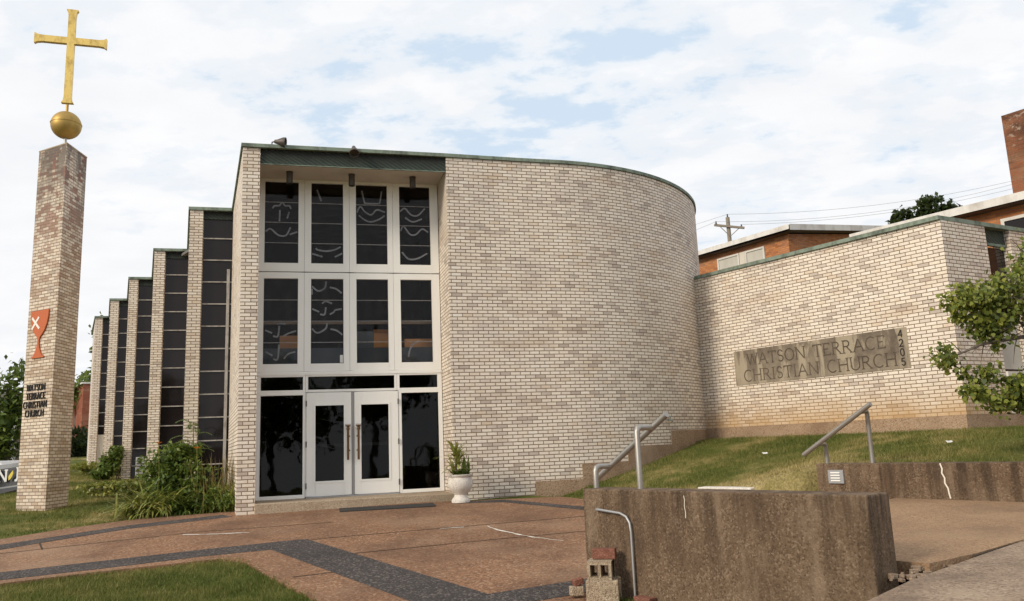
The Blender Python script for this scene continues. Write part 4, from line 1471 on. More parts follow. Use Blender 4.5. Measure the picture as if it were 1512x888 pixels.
m = MB()
of = Vector((-nn.x, -nn.y, 0)) * 0.03
P0 = Vector((0.80, 8.53, 0.94))
m.tube([P0 - of * 0.8, P0 + of * 1.1, P0 + of * 1.6 + Vector((0.03, -0.04, 0)), Vector((1.0, 8.265, 0.915)) + of, Vector((1.05, 8.20, 0.885)) + of, Vector((1.075, 8.165, 0.83)) + of, Vector((1.083, 8.155, 0.74)) + of, Vector((1.083, 8.155, 0.08)) + of], 0.0125, 10)
tag(m.build('conduit_pipe', 'galvanised', smooth=True), 'thin bent grey conduit pipe on the face of the near retaining wall', 'conduit pipe')


# blocks and bricks stacked at the wall end
def hollow_block(name, c, yaw, size, horizontal, material, label, grp, r=0.0):
    """two-core block; cores run along the depth axis"""
    L, Dp, Hh = size
    ax = Vector((math.cos(yaw), math.sin(yaw), 0)); ay = Vector((-ax.y, ax.x, 0))
    mb = MB()
    c = Vector(c)
    W = lambda x, y, z: c + ax * x + ay * y + Z1 * z
    wt = 0.032
    xs = [-L / 2, -L / 2 + wt, -wt / 2, wt / 2, L / 2 - wt, L / 2]
    zs = [0, wt, Hh - wt, Hh]
    for (yy, fl) in ((-Dp / 2, False), (Dp / 2, True)):
        for i in range(5):
            for j in range(3):
                if j == 1 and i in (1, 3):
                    continue
                q = [W(xs[i], yy, zs[j]), W(xs[i + 1], yy, zs[j]), W(xs[i + 1], yy, zs[j + 1]), W(xs[i], yy, zs[j + 1])]
                mb.face(q[::-1] if fl else q)
    for i in (1, 3):
        a, b = xs[i], xs[i + 1]
        for (p, q) in (((a, wt), (b, wt)), ((b, wt), (b, Hh - wt)), ((b, Hh - wt), (a, Hh - wt)), ((a, Hh - wt), (a, wt))):
            mb.face([W(p[0], -Dp / 2, p[1]), W(p[0], Dp / 2, p[1]), W(q[0], Dp / 2, q[1]), W(q[0], -Dp / 2, q[1])])
    a, b = -L / 2, L / 2
    mb.face([W(a, -Dp / 2, 0), W(a, Dp / 2, 0), W(b, Dp / 2, 0), W(b, -Dp / 2, 0)])
    mb.face([W(a, -Dp / 2, Hh), W(b, -Dp / 2, Hh), W(b, Dp / 2, Hh), W(a, Dp / 2, Hh)])
    # grooved ends
    for sx in (a, b):
        s = 1 if sx > 0 else -1
        for y0, y1, dx in ((-Dp / 2, -Dp / 2 + 0.05, 0), (-Dp / 2 + 0.05, Dp / 2 - 0.05, -0.018 * s), (Dp / 2 - 0.05, Dp / 2, 0)):
            q = [W(sx + dx, y0, 0), W(sx + dx, y1, 0), W(sx + dx, y1, Hh), W(sx + dx, y0, Hh)]
            mb.face(q if s > 0 else q[::-1])
    o_ = mb.build(name, material, bevel=0.006)
    return tag(o_, label, 'block', grp)


YW = math.atan2(nd.y, nd.x)
gz = 0.13
bx_ = MB()
a_ = YW + R(38)
ax_, ay_ = Vector((math.cos(a_), math.sin(a_), 0)), Vector((-math.sin(a_), math.cos(a_), 0))
Wb = lambda x, y: Vector((0.775, 8.19, 0)) + ax_ * x + ay_ * y
ft = [(-0.155, -0.14), (0.155, -0.14), (0.155, -0.075), (0.135, -0.07), (0.135, 0.055), (0.155, 0.06), (0.155, 0.10), (0.14, 0.105), (0.14, 0.14), (-0.155, 0.14)]
bx_.prism([(Wb(*p).x, Wb(*p).y) for p in ft], gz - 0.03, gz + 0.19)
tag(bx_.build('concrete_block', 'cinder_block', bevel=0.006), 'lower concrete block of the stack against the end of the near wall', 'block', 'concrete blocks stacked by the wall')
hollow_block('concrete_block', (0.755, 8.195, gz + 0.192), YW + R(38), (0.235, 0.26, 0.17), False, 'cinder_block', 'upper concrete block with two open cores facing out, on another block', 'concrete blocks stacked by the wall')


def brick(c, yaw, label, size=(0.2, 0.095, 0.095), mt='red_paver', tilt=0.0):
    mb = MB()
    ax = Vector((math.cos(yaw) * math.cos(tilt), math.sin(yaw) * math.cos(tilt), math.sin(tilt))); ay = Vector((-math.sin(yaw), math.cos(yaw), 0)); az_ = ax.cross(ay)
    mb.box(c, size, (ax, ay, az_))
    tag(mb.build('brick', mt, bevel=0.007, segs=2), label, 'brick', 'loose bricks by the near wall')


brick((0.80, 8.235, gz + 0.192 + 0.172 + 0.05), YW + R(36), 'red brick resting on top of the two concrete blocks', (0.225, 0.11, 0.098))
brick((0.53, 8.27, 0.155 + 0.13), YW + R(70), 'small red brick leaning beside the lower concrete block', (0.1, 0.08, 0.06), tilt=R(12))
brick((0.51, 8.25, 0.155 + 0.05), YW + R(60), 'buff brick on the paving under the small red brick', (0.13, 0.09, 0.085), 'cinder_block')
brick((1.13, 8.0, 0.135), YW, 'red brick half sunk in the grass below the conduit pipe', (0.21, 0.1, 0.065))

# broken concrete under the walkway slab
m = MB()
for k in range(46):
    u = random.uniform(5.95, 6.6); t = random.uniform(-3.34, -3.05)
    x, y = from_ut(u, t)
    s = random.uniform(0.02, 0.05)
    a = random.uniform(0, 3)
    m.box((x, y, float(walk_plane(u)) - 0.035 + s * 0.2), (s * 1.6, s, s * 0.8), (Vector((math.cos(a), math.sin(a), 0)), Vector((-math.sin(a), math.cos(a), 0)), Z1))
tag(m.build('concrete_rubble', 'sidewalk_concrete', bevel=0.004), 'broken concrete crumbs at the foot of the near wall end', 'rubble', kind='stuff')

# ------------------------------------------------------------------ entrance bits
m = MB()
mp = [(-3.12, 14.46), (-1.48, 14.66), (-1.56, 15.02), (-3.22, 14.82)]
m.prism(mp, [float(ground_plane(x, y)) + 0.004 for x, y in mp], [float(ground_plane(x, y)) + 0.02 for x, y in mp])
tag(m.build('doormat', 'rubber_mat', bevel=0.004), 'black rubber doormat lying on the paving below the doorstep', 'doormat')

uc = Vector((-1.07, 15.08, 0.652))
urn = thing('planter', uc, 'pale stone urn planter beside the entrance at the end of the doorstep', 'planter')
m = MB()
m.lathe([(0.0, 0.0), (0.165, 0.0), (0.168, 0.035), (0.15, 0.07), (0.12, 0.10), (0.112, 0.135), (0.14, 0.17), (0.20, 0.235), (0.225, 0.30), (0.228, 0.36), (0.212, 0.425), (0.205, 0.445), (0.232, 0.465), (0.238, 0.49), (0.215, 0.495), (0.20, 0.46), (0.0, 0.455)], uc, 36)
m.build('urn', 'urn_stone', urn, smooth=True)
m = MB(); m.lathe([(0.199, 0.462), (0.1, 0.475), (0.0, 0.48)], uc, 20); m.build('potting_soil', 'soil', urn)


def blade_strip(V, base, d, L, w, droop, n=5, upv=0.75):
    """one arching leaf as quads appended to V"""
    d = Vector(d).normalized()
    side = Vector((-d.y, d.x, 0))
    p = Vector(base)
    dirv = (d * (1 - upv) + Z1 * upv).normalized()
    L_ = L / n
    prev = None
    for k in range(n + 1):
        ww = w * (0.55 + 0.9 * math.sin(math.pi * min(1, k / n * 0.85 + 0.12))) * (1 if k < n else 0.08) / 1.4
        a, b = p + side * ww / 2, p - side * ww / 2
        if prev:
            V += [prev[0], prev[1], b, a]
        prev = (a, b)
        p = p + dirv * L_
        dirv = (dirv - Z1 * droop / n + d * droop * 0.35 / n).normalized()


def plant_mesh(name, V, material, parent=None):
    return np_mesh(name, np.array([tuple(p) for p in V]), 4, material, parent)


yp = thing('potted_plant', uc + Vector((0, 0, 0.47)), 'spiky yellow green yucca and snake plants growing in the stone urn', 'plant')
V = []
for hgt, cxo, cyo, n in ((0.30, -0.075, -0.02, 34), (0.17, -0.04, 0.02, 24), (0.03, -0.12, 0.02, 18)):
    for k in range(n):
        a = random.uniform(0, 6.28)
        blade_strip(V, uc + Vector((cxo, cyo, 0.47 + hgt)), (math.cos(a), math.sin(a), 0), random.uniform(0.30, 0.50), 0.04, random.uniform(0.8, 1.8), 5, random.uniform(0.25, 0.85))
plant_mesh('leaf_rosette', V, 'yucca_leaf', yp)
V = []
for k in range(16):
    a = random.uniform(0, 6.28)
    blade_strip(V, uc + Vector((0.09 + random.uniform(-0.05, 0.07), random.uniform(-0.09, 0.09), 0.465)), (math.cos(a), math.sin(a), 0), random.uniform(0.24, 0.40), 0.042, 0.15, 4, 0.93)
for k in range(26):
    a = random.uniform(0, 6.28)
    blade_strip(V, uc + Vector((0.02 + random.uniform(-0.12, 0.1), random.uniform(-0.1, 0.1), 0.465)), (math.cos(a), math.sin(a), 0), random.uniform(0.18, 0.32), 0.045, 1.2, 4, 0.55)
plant_mesh('leaf_blade', V, 'shrub_leaf', yp)
m = MB(); m.tube([uc + Vector((-0.06, -0.01, 0.46)), uc + Vector((-0.075, -0.02, 0.78))], [0.018, 0.012], 8); m.build('stem', 'bark', yp)


# ------------------------------------------------------------------ leaves, shrubs and trees
def leaf_quads(C, size, rng, updir=0.3, fold=0.25, aspect=0.62):
    """diamond leaves centred on C: returns (n*4,3)"""
    n = len(C)
    d = rng.normal(size=(n, 3)); d[:, 2] -= 0.25
    d /= np.linalg.norm(d, axis=1, keepdims=True)
    nr = rng.normal(size=(n, 3)); nr[:, 2] += 1.1
    s = np.cross(d, nr); s /= np.linalg.norm(s, axis=1, keepdims=True) + 1e-9
    nn_ = np.cross(s, d)
    L = size * rng.uniform(0.65, 1.25, (n, 1))
    w = L * aspect
    a = C - d * L * 0.5
    b = C + s * w * 0.5 - d * L * 0.1 + nn_ * L * fold * 0.4
    c = C + d * L * 0.5
    e = C - s * w * 0.5 - d * L * 0.1 + nn_ * L * fold * 0.4
    return np.stack([a, b, c, e], 1).reshape(-1, 3)


def clumpy_points(rng, c, rad, n, nclump=14, spread=0.33, shell=0.75):
    c = np.array(c, float); rad = np.array(rad, float)
    q = rng.normal(size=(nclump, 3)); q /= np.linalg.norm(q, axis=1, keepdims=True)
    q *= rng.uniform(shell * 0.35, 1.0, (nclump, 1)) ** 0.6
    cl = c + q * rad * 0.85
    w = rng.uniform(0.3, 1.0, nclump); w /= w.sum()
    k = rng.choice(nclump, n, p=w)
    off = rng.normal(size=(n, 3)) * rad * spread * rng.uniform(0.5, 1.1, nclump)[k][:, None]
    return cl[k] + off


def make_tree(name, base, height, crowns, leaf, nleaf, material, label, group, trunk_r=0.22, seed=1, nclump=26):
    rng = np.random.default_rng(seed)
    t_ = thing(name, base, label, 'tree', group)
    b = Vector(base)
    mb = MB()
    lean = Vector((rng.uniform(-.3, .3), rng.uniform(-.3, .3), 0))
    topc = b + Z1 * height * 0.75 + lean
    mb.tube([b - Z1 * 0.2, b + Z1 * height * 0.25 + lean * 0.3, b + Z1 * height * 0.5 + lean * 0.6, topc], [trunk_r, trunk_r * 0.8, trunk_r * 0.55, trunk_r * 0.15], 8)
    for (c, rd) in crowns:
        s = b + Z1 * height * rng.uniform(0.25, 0.5) + lean * 0.4
        e = Vector(c)
        mb.tube([s, s.lerp(e, 0.5) + Z1 * 0.3, e], [trunk_r * 0.45, trunk_r * 0.3, trunk_r * 0.08], 6)
    mb.build('trunk', 'bark', t_, smooth=True)
    C = np.concatenate([clumpy_points(rng, c, rd, int(nleaf * k), nclump, 0.24) for (c, rd), k in zip(crowns, [1.0 / len(crowns)] * len(crowns))])
    np_mesh('crown', leaf_quads(C, leaf, rng), 4, material, t_)
    return t_


BG = 'trees in the background'
make_tree('broadleaf_tree', (-27.5, 44.5, 0.3), 7.6, [((-28.6, 44, 4.6), (2.2, 2.0, 2.2)), ((-26.9, 45, 5.6), (1.5, 1.6, 1.9)), ((-27.2, 44.5, 3.0), (2.0, 1.8, 1.6))], 0.34, 3600, 'tree_leaf', 'green broadleaf tree seen at the left of the brick pillar', BG, 0.2, 3)
make_tree('broadleaf_tree', (-33.5, 62, 1.5), 8.5, [((-32.3, 62, 7.2), (2.2, 1.8, 1.5)), ((-34.3, 63, 6.5), (2.4, 2, 1.8))], 0.36, 2200, 'tree_leaf', 'green tree rising behind the red brick building', BG, 0.25, 4)
make_tree('broadleaf_tree', (-20.6, 42.5, 1.6), 9, [((-21.3, 42, 8.0), (0.75, 0.8, 1.4)), ((-20.2, 42.4, 6.0), (1.2, 1.4, 1.6))], 0.30, 1300, 'tree_leaf', 'slender tree whose leaves peep past the farthest window bay', BG, 0.16, 5)
make_tree('broadleaf_tree', (24.0, 46, 2.0), 12.6, [((23.0, 46, 13.6), (0.9, 1.1, 0.8)), ((24.4, 45.5, 14.2), (1.0, 1.1, 0.75)), ((25.6, 46, 13.9), (1.2, 1.1, 0.8)), ((24, 46, 12.2), (2.4, 1.6, 1.4))], 0.34, 2600, 'dark_leaf', 'dark tree top showing above the orange brick roofs', BG, 0.25, 6)


def shrub(name, base, balls, leaf, n, material, label, cat='shrub', grp='shrubs below the window bays', seed=2, aspect=0.5, stems=7):
    rng = np.random.default_rng(seed)
    t_ = thing(name, base, label, cat, grp)
    mb = MB()
    for k in range(stems):
        c, rd = balls[k % len(balls)]
        e = Vector(c) + Vector((rng.uniform(-rd[0], rd[0]) * 0.6, rng.uniform(-rd[1], rd[1]) * 0.6, rng.uniform(0, rd[2] * 0.6)))
        s = Vector(base) + Vector((rng.uniform(-.2, .2), rng.uniform(-.2, .2), -0.05))
        mb.tube([s, s.lerp(e, 0.5) + Vector((0, 0, 0.12)), e], [0.014, 0.01, 0.004], 5)
    mb.build('stem', 'bark', t_)
    C = np.concatenate([clumpy_points(rng, c, np.array(rd) * 0.82, n // len(balls), 22, 0.24) for c, rd in balls])
    z0 = base[2] + 0.03
    C = C[C[:, 2] > z0]
    np_mesh('leaves', leaf_quads(C, leaf, rng, aspect=aspect), 4, material, t_)
    return t_


SH = 'shrubs below the window bays'
shrub('shrub', (-6.55, 15.9, 0.62), [((-6.75, 15.85, 1.35), (0.62, 0.55, 0.55)), ((-6.2, 15.7, 1.25), (0.75, 0.5, 0.6)), ((-6.35, 15.75, 0.95), (0.8, 0.5, 0.4)), ((-6.5, 15.8, 1.75), (0.4, 0.35, 0.28))], 0.105, 4600, 'shrub_leaf',
      'big leafy green shrub in front of the first window bay', 'shrub', SH, 21)
shrub('shrub', (-5.55, 15.45, 0.64), [((-5.65, 15.3, 0.85), (0.55, 0.35, 0.28)), ((-5.25, 15.2, 0.8), (0.35, 0.3, 0.2))], 0.075, 2000, 'shrub_leaf', 'low dark green shrub at the foot of the slim entrance pier', 'shrub', SH, 22)
shrub('shrub', (-12.3, 25.6, 1.1), [((-12.5, 25.3, 1.5), (0.42, 0.45, 0.42)), ((-12.75, 25.2, 1.3), (0.35, 0.45, 0.28)), ((-12.35, 25.3, 1.9), (0.25, 0.3, 0.28))], 0.15, 1900, 'shrub_leaf', 'green shrub between the third and fourth window bays', 'shrub', SH, 23)
shrub('shrub', (-14.6, 28.6, 1.25), [((-14.7, 28.4, 1.5), (0.9, 0.5, 0.3)), ((-13.7, 27.8, 1.4), (0.6, 0.5, 0.22))], 0.14, 1000, 'lily_leaf', 'low yellowish shrub at the foot of the farthest window bays', 'shrub', SH, 24)
shrub('shrub', (-9.0, 19.6, 0.85), [((-9.6, 19.3, 1.0), (0.8, 0.4, 0.2)), ((-8.5, 18.6, 1.05), (0.6, 0.4, 0.28))], 0.10, 1500, 'lily_leaf', 'low yellow green planting at the foot of the second window bay', 'shrub', SH, 25)
shrub('shrub', (-24.6, 46.5, 1.6), [((-25.0, 46.5, 3.0), (1.5, 1.2, 1.1)), ((-24.0, 46.5, 2.4), (1.4, 1.2, 0.9)), ((-25.6, 46.5, 1.9), (1.6, 1.2, 0.8)), ((-24.2, 46.3, 1.6), (1.4, 1.2, 0.6))], 0.3, 2600, 'dark_leaf', 'dark rounded bush in front of the red brick building', 'shrub', None, 26)


def lily_clump(base, n, spread, L, label, w=0.03, mt='lily_leaf', up_=(0.45, 0.85), droop=(1.2, 2.4), name='daylily_clump', cat='plant'):
    V = []
    for k in range(n):
        a = random.uniform(0, 6.28)
        o_ = Vector((random.gauss(0, spread[0]), random.gauss(0, spread[1]), 0))
        p = Vector(base) + o_
        while p.dot(DV) > -1.2 and p.dot(NV) > 15.1 or p.dot(DV) > -0.95:
            p -= DV * 0.12
        p.z = float(terrain(p.x, p.y)) - 0.03
        blade_strip(V, p, (math.cos(a), math.sin(a), 0), L * random.uniform(0.6, 1.2), w, random.uniform(*droop), 6, random.uniform(*up_))
    return tag(plant_mesh(name, V, mt), label, cat, 'daylilies and grasses by the entrance bed')


lily_clump((-6.72, 15.12, 0.62), 330, (0.25, 0.13), 0.78, 'arching yellow green daylily leaves spilling onto the path edge')
lily_clump((-6.1, 15.2, 0.64), 150, (0.24, 0.10), 0.55, 'darker daylily leaves under the big green shrub', mt='shrub_leaf')
lily_clump((-5.50, 15.60, 0.66), 120, (0.30, 0.2), 0.95, 'tall dry seeding grass beside the slim entrance pier', 0.012, 'dry_stem', (0.86, 0.97), (0.1, 0.6), 'tall_grass', 'grass clump')
lily_clump((-5.35, 15.3, 0.66), 110, (0.22, 0.1), 0.6, 'green and straw grass tuft at the corner of the entrance pier', 0.02, 'lily_leaf', (0.7, 0.92), (0.5, 1.5), 'tall_grass', 'grass clump')


def sumac(base, h, label, seed):
    """sapling with feathery compound leaves"""
    rng = random.Random(seed)
    t_ = thing('sumac_sapling', base, label, 'sapling', 'sumac saplings in the bed')
    b = Vector(base)
    mb = MB(); mb.tube([b - Z1 * 0.05, b + Z1 * h * 0.5 + Vector((0.03, 0, 0)), b + Z1 * h * 0.92], [0.014, 0.011, 0.006], 6); mb.build('stem', 'bark', t_)
    V = []
    for k in range(13):
        a = rng.uniform(0, 6.28)
        z = h * (0.5 + 0.45 * k / 12)
        d = Vector((math.cos(a), math.sin(a), 0)); s = Vector((-d.y, d.x, 0))
        p = b + Z1 * z
        L = rng.uniform(0.35, 0.5)
        dirv = (d * 0.75 + Z1 * 0.65).normalized()
        for j in range(11):
            p = p + dirv * L / 11
            dirv = (dirv - Z1 * 0.13).normalized()
            for sg in (1, -1):
                tip = p + s * sg * 0.115 * (1 - 0.05 * j) + dirv * 0.03 - Z1 * 0.02
                w_ = dirv * 0.016
                V += [p, p.lerp(tip, 0.5) + w_, tip, p.lerp(tip, 0.5) - w_]
    plant_mesh('leaves', V, 'shrub_leaf', t_)


sumac((-6.45, 16.35, 0.68), 1.72, 'sumac sapling with feathery leaves rising above the big shrub', 5)
sumac((-7.0, 16.6, 0.7), 1.25, 'shorter sumac sapling at the back left of the big shrub', 6)
for p, lab in (((-5.98, 15.35, 1.80), 'orange daylily bloom on the right of the big shrub'), ((-6.72, 15.4, 1.92), 'orange daylily bloom at the upper left of the big shrub')):
    q = Vector(p)
    fl_ = thing('daylily_flower', q - Z1 * 1.1, lab, 'flower', 'daylily blooms')
    fl = MB()
    for k in range(6):
        a = k * 1.047
        c_, s_ = math.cos(a), math.sin(a)
        W = lambda r_, w_, z_: q + Vector((c_ * r_ - s_ * w_, s_ * r_ + c_ * w_, z_))
        fl.face([q, W(0.035, -0.02, 0.035), W(0.07, 0.0, 0.03), W(0.035, 0.02, 0.035)])
    fl.build('petals', 'orange_petal', fl_, merge=False)
    st = MB(); st.tube([q, q - Z1 * 0.5 + Vector((0.03, 0, 0)), q - Z1 * 1.1], 0.004, 5); st.build('stem', 'lily_leaf', fl_)

# the leafy tree at the right edge, on the grass bank
rng = np.random.default_rng(33)
tb = Vector((7.75, 10.3, 1.25))
rb = thing('redbud_tree', tb, 'leafy tree on the grass bank, its branches reaching across the low wing wall', 'tree')
mb = MB()
mb.tube([tb - Z1 * 0.2, tb + Vector((-0.1, 0, 0.7)), tb + Vector((-0.3, 0.05, 1.3)), tb + Vector((-0.35, 0.1, 2.2)), tb + Vector((-0.2, 0.1, 3.2))], [0.12, 0.10, 0.085, 0.05, 0.015], 10)
limbs = [[(7.5, 10.32, 2.35), (7.0, 10.2, 2.62), (6.55, 10.1, 2.72), (6.15, 10.0, 2.95), (5.8, 9.95, 3.05)],
         [(7.45, 10.35, 2.6), (7.0, 10.3, 3.15), (6.5, 10.2, 3.35), (6.0, 10.1, 3.4)],
         [(7.55, 10.3, 2.0), (7.0, 10.0, 2.12), (6.4, 9.9, 2.1), (5.9, 9.85, 2.0)],
         [(6.55, 10.1, 2.72), (6.1, 9.95, 2.66), (5.7, 9.9, 2.6), (5.3, 9.9, 2.45)],
         [(7.4, 10.4, 2.9), (7.0, 10.5, 3.6), (6.7, 10.4, 3.8)],
         [(6.15, 10.0, 2.95), (6.0, 9.9, 3.2), (5.75, 9.9, 3.3)]]
for lb in limbs:
    mb.tube(lb, [0.027 * (1 - 0.8 * k / (len(lb) - 1)) + 0.004 for k in range(len(lb))], 7)
tw = []
for k in range(150):
    lb = limbs[k % len(limbs)]
    i = rng.integers(1, len(lb))
    p = Vector(lb[i - 1]).lerp(Vector(lb[i]), rng.uniform())
    e = p + Vector(tuple(rng.normal(size=3) * np.array((0.22, 0.2, 0.16))))
    mb.tube([p, p.lerp(e, 0.5) + Z1 * 0.03, e], [0.008, 0.005, 0.002], 4)
mb.build('trunk', 'bark', rb, smooth=True)
cl = [((5.82, 9.95, 3.22), (0.34, 0.34, 0.22), 330), ((6.2, 10.0, 3.32), (0.34, 0.34, 0.24), 330), ((6.05, 9.95, 3.02), (0.34, 0.32, 0.2), 300), ((5.72, 9.9, 3.06), (0.18, 0.22, 0.16), 110), ((6.5, 10.1, 3.42), (0.32, 0.32, 0.26), 280),
      ((6.7, 10.3, 3.75), (0.26, 0.3, 0.2), 150), ((5.95, 9.95, 2.83), (0.28, 0.26, 0.14), 150), ((6.45, 10.05, 3.05), (0.3, 0.3, 0.2), 160), ((5.24, 9.9, 2.44), (0.17, 0.2, 0.16), 130), ((5.42, 9.9, 2.27), (0.10, 0.1, 0.09), 26), ((5.48, 9.9, 3.12), (0.2, 0.25, 0.16), 150), ((5.62, 9.9, 2.86), (0.24, 0.26, 0.16), 190), ((5.85, 9.9, 2.65), (0.2, 0.2, 0.12), 70), ((5.58, 9.85, 2.02), (0.2, 0.2, 0.16), 150), ((5.7, 9.85, 2.2), (0.2, 0.2, 0.12), 110), ((5.86, 9.9, 2.52), (0.06, 0.06, 0.05), 8),
      ((6.0, 9.85, 2.02), (0.32, 0.3, 0.2), 330), ((6.3, 9.85, 2.08), (0.34, 0.32, 0.22), 330), ((5.78, 9.85, 1.86), (0.18, 0.2, 0.14), 110), ((6.45, 9.85, 1.8), (0.26, 0.25, 0.14), 160), ((6.1, 9.85, 1.78), (0.2, 0.2, 0.12), 90), ((6.12, 9.82, 1.6), (0.1, 0.1, 0.1), 30),
      ((6.9, 10.1, 2.9), (0.4, 0.4, 0.4), 220), ((7.3, 10.3, 3.5), (0.7, 0.6, 0.5), 420), ((7.6, 10.3, 2.5), (0.6, 0.6, 0.4), 300), ((8.3, 10.3, 3.2), (0.6, 0.6, 0.6), 300)]
C = np.concatenate([clumpy_points(rng, c, np.array(rd), int(n * 1.6), 12, 0.36) for c, rd, n in cl])


def round_leaves(C, size, rng):
    """broad drooping leaves, six corners each"""
    n = len(C)
    d = rng.normal(size=(n, 3)) * 0.7; d[:, 2] -= 0.75
    d /= np.linalg.norm(d, axis=1, keepdims=True)
    nr = rng.normal(size=(n, 3)) + np.array((-0.3, -0.6, 0.6))
    s = np.cross(d, nr); s /= np.linalg.norm(s, axis=1, keepdims=True) + 1e-9
    nm = np.cross(s, d)
    L = size * rng.uniform(0.6, 1.25, (n, 1))
    w = L * 0.9
    cup = nm * L * 0.12
    P = [C - d * L * 0.42, C - d * L * 0.38 + s * w * 0.36 + cup, C + s * w * 0.5 + cup, C + d * L * 0.58, C - s * w * 0.5 + cup, C - d * L * 0.38 - s * w * 0.36 + cup]
    return np.stack(P, 1).reshape(-1, 3)


np_mesh('crown', round_leaves(C, 0.058, rng), 6, 'redbud_leaf', rb)


# ------------------------------------------------------------------ grass
def inside(poly, x, y):
    r = np.zeros(len(x), bool)
    n = len(poly)
    for i in range(n):
        x0, y0 = poly[i]; x1, y1 = poly[(i + 1) % n]
        c = ((y0 > y) != (y1 > y)) & (x < (x1 - x0) * (y - y0) / (y1 - y0 + 1e-12) + x0)
        r ^= c
    return r


def grass(poly, n, hgt, wid, label, seed, holes=()):
    g = np.random.default_rng(seed)
    a = np.array(poly)
    xs = g.uniform(a[:, 0].min(), a[:, 0].max(), n * 3); ys = g.uniform(a[:, 1].min(), a[:, 1].max(), n * 3)
    k = inside(poly, xs, ys)
    for h in holes:
        k &= ~inside(h, xs, ys)
    xs, ys = xs[k][:n], ys[k][:n]
    n = len(xs)
    xs = xs + g.normal(0, 0.03, n); ys = ys + g.normal(0, 0.03, n)
    z = terrain(xs, ys) - 0.04
    tall = 0.75 + 0.5 * (np.sin(xs * 2.7 + np.sin(ys * 1.7) * 2) * np.sin(ys * 3.1) * 0.5 + 0.5)
    L = hgt * (g.uniform(0.45, 1.2, n) + (g.uniform(0, 1, n) > 0.97) * 0.6) * tall
    th = g.uniform(0, 2 * np.pi, n)
    wv = np.stack([np.cos(th), np.sin(th), np.zeros(n)], 1) * (wid * g.uniform(0.7, 1.3, n))[:, None] / 2
    ln = np.stack([g.normal(0, 0.5, n), g.normal(0, 0.5, n), np.ones(n)], 1)
    ln /= np.linalg.norm(ln, axis=1, keepdims=True)
    b = np.stack([xs, ys, z], 1)
    V = np.stack([b - wv, b + wv, b + ln * L[:, None]], 1).reshape(-1, 3)
    o_ = np_mesh('grass', V, 3, 'grass_blade')
    return tag(o_, label, 'grass', kind='stuff')


FRONT = [(-6.15, 9.92), (-5.19, 10.38), (-3.9, 10.86), (-3.6, 10.74), (-3.40, 10.52), (-2.86, 9.71), (-2.37, 9.01), (-2.03, 8.52), (-1.0, 6.9), (-0.4, 5.6), (-4.5, 5.0), (-8.5, 7.5), (-9.5, 8.2)]
grass(FRONT, 90000, 0.070, 0.009, 'mown grass of the front lawn inside the bend of the path', 51)
BACK = [(-11.5, 9.2), (-8.15, 13.1), (-7.54, 13.93), (-6.77, 14.68), (-5.3, 15.08), (-5.0, 15.3), (-7.2, 18.2), (-9.9, 22.0), (-12.3, 25.6), (-16.6, 33), (-21, 36), (-24, 30), (-13.2, 23.0), (-15.5, 15)]
grass(BACK, 95000, 0.07, 0.013, 'mown lawn around the brick pillar with dry patches', 52, holes=[[(TA.x, TA.y), (TB.x, TB.y), (TC.x, TC.y)]])
BANK = [(0.55, 15.85), (0.78, 15.32), (4.03, 11.75), (4.4, 11.75), (7.7, 6.95), (12.5, 7.5), (11, 15.9), (7.75, 14.2), (4.4, 18.8), (3.3, 17.45), (2.25, 16.7), (1.3, 16.25)]
grass(BANK, 90000, 0.07, 0.011, 'grass bank rising to the low wing wall, dry near its foot', 53)
grass([(0.72, 8.55), (2.35, 6.45), (1.9, 5.9), (1.3, 6.75), (0.95, 7.4), (0.9, 7.95)], 5200, 0.07, 0.009, 'strip of grass along the foot of the near retaining wall', 54)

# ------------------------------------------------------------------ orange brick houses behind
HB = 'orange brick buildings behind the church'
ha = thing('brick_house', (10, 29, 2), 'orange brick house with white eaves and a shallow gable behind the low wing', 'house', HB)
E2 = Vector((9.98, 28.13, 0)); E1 = Vector((7.0, 32.6, 0))
ed = (E2 - E1).normalized(); eg = Vector((-ed.y, ed.x, 0))
if eg.x < 0:
    eg = -eg
wl = [E1 + eg * 0.35 - ed * 0.3, E2 + eg * 0.35 - ed * 0.35, E2 + eg * 12.1 - ed * 0.35, E1 + eg * 12.1]
m = MB()
m.prism([(p.x, p.y) for p in wl], 1.5, [8.78, 8.78, 8.78, 8.78])
a_, b_ = wl[1], wl[2]
mid_ = a_.lerp(b_, 0.5)
m.face([(a_.x, a_.y, 8.78), (b_.x, b_.y, 8.78), (mid_.x, mid_.y, 9.44)])
m.build('wall', 'orange_brick', ha)
m = MB()
rA = [E1, E2, E2 + eg * 6.2, E1 + eg * 6.2]
zs_ = [9.0, 9.0, 9.66, 9.66]
for dz, fl in ((0, False), (-0.20, True)):
    m.face([(p.x, p.y, z + dz) for p, z in zip(rA, zs_)][::-1 if fl else 1])
    rB = [E2 + eg * 12.4, E1 + eg * 12.4, E1 + eg * 6.2, E2 + eg * 6.2]
    m.face([(p.x, p.y, z + dz) for p, z in zip(rB, zs_)][::-1 if fl else 1])
rf = m.build('roof', 'roof_grey', ha)
m = MB()
for p, q, z0, z1 in ((E1, E2, 9.0, 9.0), (E2, E2 + eg * 6.2, 9.0, 9.66), (E2 + eg * 6.2, E2 + eg * 12.4, 9.66, 9.0)):
    o_ = Vector((0, 0, 0))
    d_ = (q - p).normalized(); k_ = Vector((d_.y, -d_.x, 0)) * 0.02
    m.face([(p + k_).to_tuple()[:2] + (z0 - 0.15 - 0.04 * (z1 != z0),), (q + k_).to_tuple()[:2] + (z1 - 0.15 - 0.04 * (z1 != z0),), (q + k_).to_tuple()[:2] + (z1 + 0.03,), (p + k_).to_tuple()[:2] + (z0 + 0.03,)])
m.build('eave_fascia', 'eave_white', rf)
